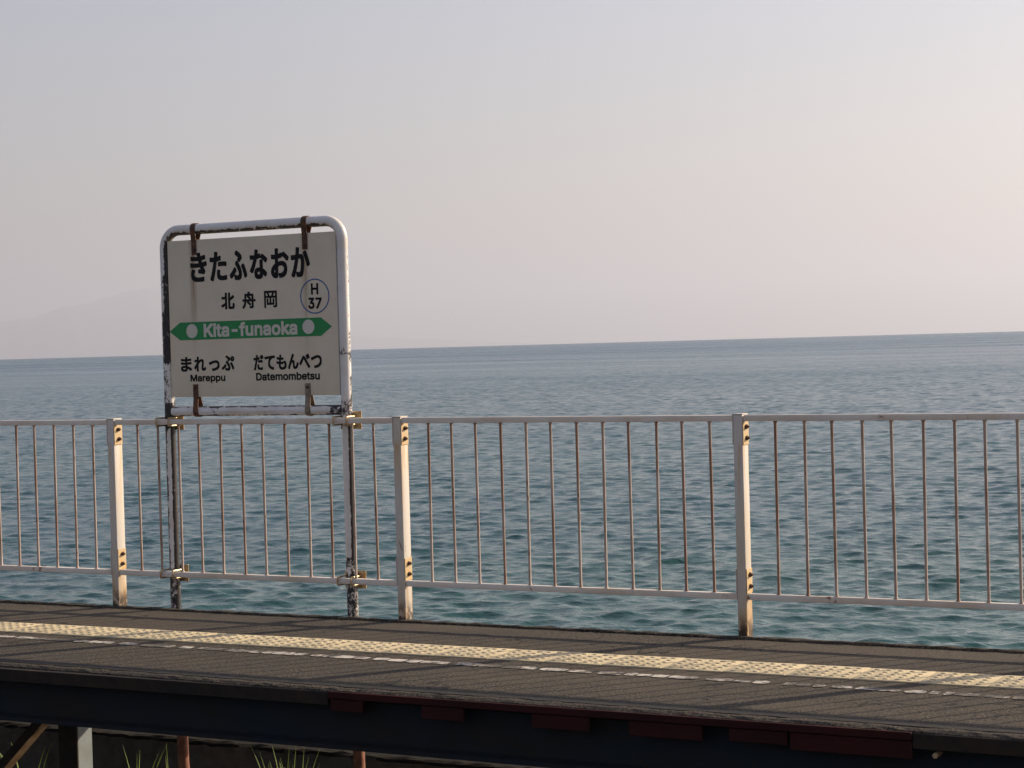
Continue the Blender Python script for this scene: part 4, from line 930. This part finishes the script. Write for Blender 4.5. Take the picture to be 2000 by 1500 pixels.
def build_sign():
    XL, XR, YS, ZT, RB = 0.372, 1.612, 0.068, 2.205, 0.105
    root = empty('station_sign', (0, 0, 0))
    tag(root, 'white station name sign in a peeling pipe frame clamped to the fence', 'sign')

    def wear_frame(p, d):
        if p.z > 2.12:                                   # top bar and bends
            w = -0.12 + 0.34 * smooth(0.0, -0.7, d.z)
            if p.x < XL + 0.09:
                w = -0.16 + 0.40 * smooth(-0.1, 0.5, d.x - d.z * 0.7)
            return w
        ph = math.degrees(math.atan2(d.x, -d.y))         # 0 faces the track, 90 faces along the fence
        if ph < -120:
            ph += 360
        if p.x < 1.0:                                    # left leg
            if p.z > 1.95:
                return -0.09 + 0.36 * smooth(4, 36, ph)
            if p.z > 1.74:
                return -0.02 + 0.30 * smooth(-15, 25, ph)
            if p.z > 1.44:
                return 0.17 + 0.10 * smooth(-30, 20, ph)
            if p.z > 1.28:
                return 0.09
            if p.z > 1.05:
                return 0.06 + 0.25 * smooth(1.28, 1.14, p.z)
            if p.z > 0.22:
                return -0.07 + 0.42 * smooth(30, 46, ph) + 0.30 * smooth(6, -24, ph)
            return 0.17 + 0.1 * smooth(30, 60, ph)
        if p.z > 1.22:                                   # right leg
            w = -0.12 + 0.15 * smooth(55, 95, ph)
            w += 0.17 * math.exp(-((p.z - 1.48) / 0.05) ** 2) + 0.16 * smooth(1.45, 1.24, p.z) * smooth(50, 90, ph)
            return w
        if p.z > 1.05:
            return 0.12
        if p.z > 0.32:
            return -0.11 + 0.44 * smooth(34, 46, ph) - 0.26 * smooth(84, 98, ph)
        return 0.16

    path = [(XL, YS, z) for z in np.arange(-0.22, ZT - RB - 0.01, 0.02)]
    for k in range(13):
        a = math.pi - k / 12 * math.pi / 2
        path.append((XL + RB + RB * math.cos(a), YS, ZT - RB + RB * math.sin(a)))
    path += [(x, YS, ZT) for x in np.arange(XL + RB + 0.02, XR - RB - 0.01, 0.02)]
    for k in range(13):
        a = math.pi / 2 - k / 12 * math.pi / 2
        path.append((XR - RB + RB * math.cos(a), YS, ZT - RB + RB * math.sin(a)))
    path += [(XR, YS, z) for z in np.arange(ZT - RB - 0.02, -0.22, -0.02)]
    MB().tube(path, 0.0305, 24, wear=wear_frame).build('pipe_frame', 'pipe', root, True)

    def wear_bar(p, d):
        w = -0.10 + 0.34 * smooth(0.62, 0.88, d.z) + 0.26 * smooth(-0.55, -0.88, d.z)
        w += 0.2 * math.exp(-((p.x - 0.70) / 0.03) ** 2) + 0.25 * smooth(XR - 0.17, XR - 0.05, p.x)
        return w
    cz = 1.148
    MB().tube([(x, YS, cz) for x in np.linspace(XL + 0.028, XR - 0.028, 90)], 0.0285, 20, wear=wear_bar).build('cross_bar', 'pipe', root, True)

    # panel
    px0, px1, pz0, pz1 = 0.4045, 1.580, 1.232, 2.143
    pf = YS - 0.019
    panel = MB().box(px0, px1, pf, pf + 0.022, pz0, pz1, 0.0015).build('panel', 'panel', root)
    MB().box(px1 + 0.0003, px1 + 0.0015, pf + 0.001, pf + 0.021, pz0 + 0.002, pz1 - 0.002).build('panel_edge', 'panel_edge', panel)

    # brackets: bent straps round the bars, gripping the panel
    for bx, cz_, r, sgn, zend, mat, lab in ((0.600, ZT, 0.0335, -1, 2.056, 'rust', None), (1.376, ZT, 0.0335, -1, 2.052, 'rust', None),
                                            (0.582, cz, 0.0315, 1, 1.305, 'rust', None), (1.367, cz, 0.0315, 1, 1.300, 'zinc', 'greyer strap with less rust')):
        pts = [(pf - 0.003, zend), (pf - 0.003, cz_ + sgn * 0.075)]
        for k in range(0, 13):
            a = math.radians(200 - k * 220 / 12) if sgn < 0 else -math.radians(200 - k * 220 / 12)
            pts.append((YS + r * math.cos(a), cz_ + r * math.sin(a)))
        pts += [(pf + 0.025, cz_ + sgn * 0.075), (pf + 0.025, zend)]
        b = MB().strip_x(pts, 0.004, bx - 0.017, bx + 0.017).build('bracket', mat, root)
        if lab:
            b['label'] = lab
        zb = zend + (0.024 if sgn < 0 else -0.022)
        MB().tube([(bx, pf - 0.0055, zb), (bx, pf - 0.0115, zb)], 0.009, 6).build('bolt', 'bolt' if mat == 'rust' else 'rust', b)

    # lettering: outlines in tenths of a millimetre, one object per character
    yl = pf - 0.0012

    def letters(key, name, mat, y):
        for ch in GLYPHS[key]:
            mb = MB()
            for comp in ch.split('|'):
                loops = []
                for lp in comp.split('/'):
                    q = [int(c) for c in lp.split()]
                    loops.append([Vector((q[i] * 1e-4, q[i + 1] * 1e-4, 0)) for i in range(0, len(q), 2)])
                flat, edges = [], []
                for lp in loops:
                    o = len(flat)
                    flat += [p.to_2d() for p in lp]
                    edges += [(o + i, o + (i + 1) % len(lp)) for i in range(len(lp))]
                vo, eo, fo = delaunay_2d_cdt(flat, edges, [], 0, 1e-7)[:3]
                keep = []
                for f in fo:
                    c = sum((vo[i] for i in f), Vector((0, 0))) / len(f)
                    inside = False
                    for i0, i1 in edges:
                        a, b = flat[i0], flat[i1]
                        if (a.y > c.y) != (b.y > c.y) and c.x < (b.x - a.x) * (c.y - a.y) / (b.y - a.y) + a.x:
                            inside = not inside
                    if inside:
                        keep.append(tuple(f))
                mb.add([(p.x, y, p.y) for p in vo], keep)
            mb.build(name, mat, panel)

    sh = -0.004
    letters('kana', 'kana_letter', 'black', yl)
    letters('kanji', 'kanji_letter', 'black', yl)
    letters('near_kana', 'kana_letter', 'black', yl)
    letters('near', 'letter', 'black', yl)
    letters('code', 'code_letter', 'black', yl)
    letters('latin', 'white_letter', 'white', yl - 0.0012)
    ring = MB()
    cx, cz2, n = 1.436 + sh, 1.787, 64
    vs = []
    for r in (0.0985, 0.0915):
        vs += [(cx + r * math.cos(6.283185 * k / n), yl, cz2 + r * math.sin(6.283185 * k / n)) for k in range(n)]
    ring.add(vs, [(k, (k + 1) % n, n + (k + 1) % n, n + k) for k in range(n)])
    ring.build('station_code_ring', 'blue', panel)
    ar = MB()
    pts = [(.408, 1.615), (.485, 1.666), (1.473, 1.667), (1.545, 1.615), (1.472, 1.564), (.483, 1.563)]
    ar.add([(a + sh, yl, b) for a, b in pts], [tuple(range(6))])
    ar.build('green_arrow', 'green', panel)
    for dx, dzz in ((0.571, 1.6145), (1.388, 1.617)):
        MB().add([(dx + sh + 0.0405 * math.cos(6.283185 * k / 40), yl - 0.0012, dzz + 0.0405 * math.sin(6.283185 * k / 40)) for k in range(40)], [tuple(range(40))]).build('white_dot', 'white', panel)

    # clamps: two square U-bolts and a back plate at each leg and rail
    for x in (XL, XR):
        for zc in (1.0885, 0.1965):
            pl = MB().box(x - 0.066, x + 0.072, YS + 0.0325, YS + 0.0375, zc - 0.050, zc + 0.050, 0.001).build('clamp_plate', 'clamp', root)
            for dx in (-0.047, 0.043):
                h = 0.0225
                path = [(x + dx, YS + 0.055, zc + h), (x + dx, 0.004, zc + h), (x + dx, -0.003, zc + h - 0.001), (x + dx, -0.0065, zc + h - 0.006),
                        (x + dx, -0.0065, zc - h + 0.006), (x + dx, -0.003, zc - h + 0.001), (x + dx, 0.004, zc - h), (x + dx, YS + 0.055, zc - h)]
                MB().tube(path, 0.005, 8).build('u_bolt', 'clamp', pl, True)
                for s_ in (-1, 1):
                    MB().tube([(x + dx, YS + 0.0378, zc + s_ * h), (x + dx, YS + 0.046, zc + s_ * h)], 0.010, 6).build('nut', 'bolt', pl)
    return root


sign = build_sign()

# ------------------------------------------------------------------ grass under the platform
def blade(mb, x, y, z, h, lean, az, w=0.006, curl=0.0):
    n = 7
    L, R = [], []
    side = Vector((math.cos(az + 1.57), math.sin(az + 1.57), 0))
    for i in range(n):
        t = i / (n - 1)
        c = Vector((x, y, z)) + Vector((math.cos(az), math.sin(az), 0)) * (lean * t ** 1.7 * h) + Vector((0, 0, h * (t - curl * t ** 3)))
        ww = w * (1 - t ** 1.6) + 0.0004
        L.append(c + side * ww)
        R.append(c - side * ww)
    fs = [(i, i + 1, n + i + 1, n + i) for i in range(n - 1)]
    mb.add(L + R, fs)


def build_grass():
    g = random.Random(4)
    tufts = [((-0.17, -0.62), 5, 0.50, 'few green grass blades at the foot of the diagonal brace', 'grass', 0.5),
             ((0.60, -0.60), 6, 0.50, 'small green grass tuft just right of the pale steel post', 'grass', 0.30),
             ((0.86, -0.60), 2, 0.50, 'single thin green blade beside the left rusty pipe', 'grass', 0.06),
             ((1.58, -0.58), 26, 0.55, 'largest clump of upright green grass between the two rusty pipes', 'grass', 0.22),
             ((2.02, -0.60), 6, 0.46, 'dry straw stalks beside the right rusty pipe', 'straw', 0.22)]
    for (x, y), n, h, lab, mat, spread in tufts:
        mb = MB()
        for i in range(n):
            q = g.uniform(-1, 1)
            blade(mb, x + q * 0.05 + (g.uniform(-0.09, 0.09) if n > 10 else 0), y + g.uniform(-0.03, 0.03), -1.12, h * g.uniform(0.72, 1.0), spread * (0.15 + abs(q)), (0.0 if q > 0 else math.pi) + g.uniform(-0.5, 0.5),
                  0.0065 if mat == 'grass' else 0.004, 0.05 if n > 2 else 0.0)
        o = mb.build('grass_tuft' if mat == 'grass' else 'dry_grass_tuft', mat, smooth=True)
        tag(o, lab, 'grass', 'grass under the platform')


build_grass()

# ------------------------------------------------------------------ hazy air over the bay
def build_haze():
    o = MB().box(-100000, 100000, -100000, 100000, -1800, 2800).mesh('haze', 'soil')
    m = bpy.data.materials.new('hazy_air')
    m.use_nodes = True
    nt = m.node_tree
    nt.nodes.remove(nt.nodes['Principled BSDF'])
    v = nt.nodes.new('ShaderNodeVolumePrincipled')
    v.inputs['Color'].default_value = (0.80, 0.85, 0.98, 1)
    v.inputs['Density'].default_value = 4.0e-5
    v.inputs['Anisotropy'].default_value = 0.33
    nt.links.new(v.outputs[0], nt.nodes['Material Output'].inputs['Volume'])
    o.materials.clear()
    o.materials.append(m)
    h = link('haze', o)
    tag(h, 'pale haze over the bay', 'haze', kind='stuff')


build_haze()
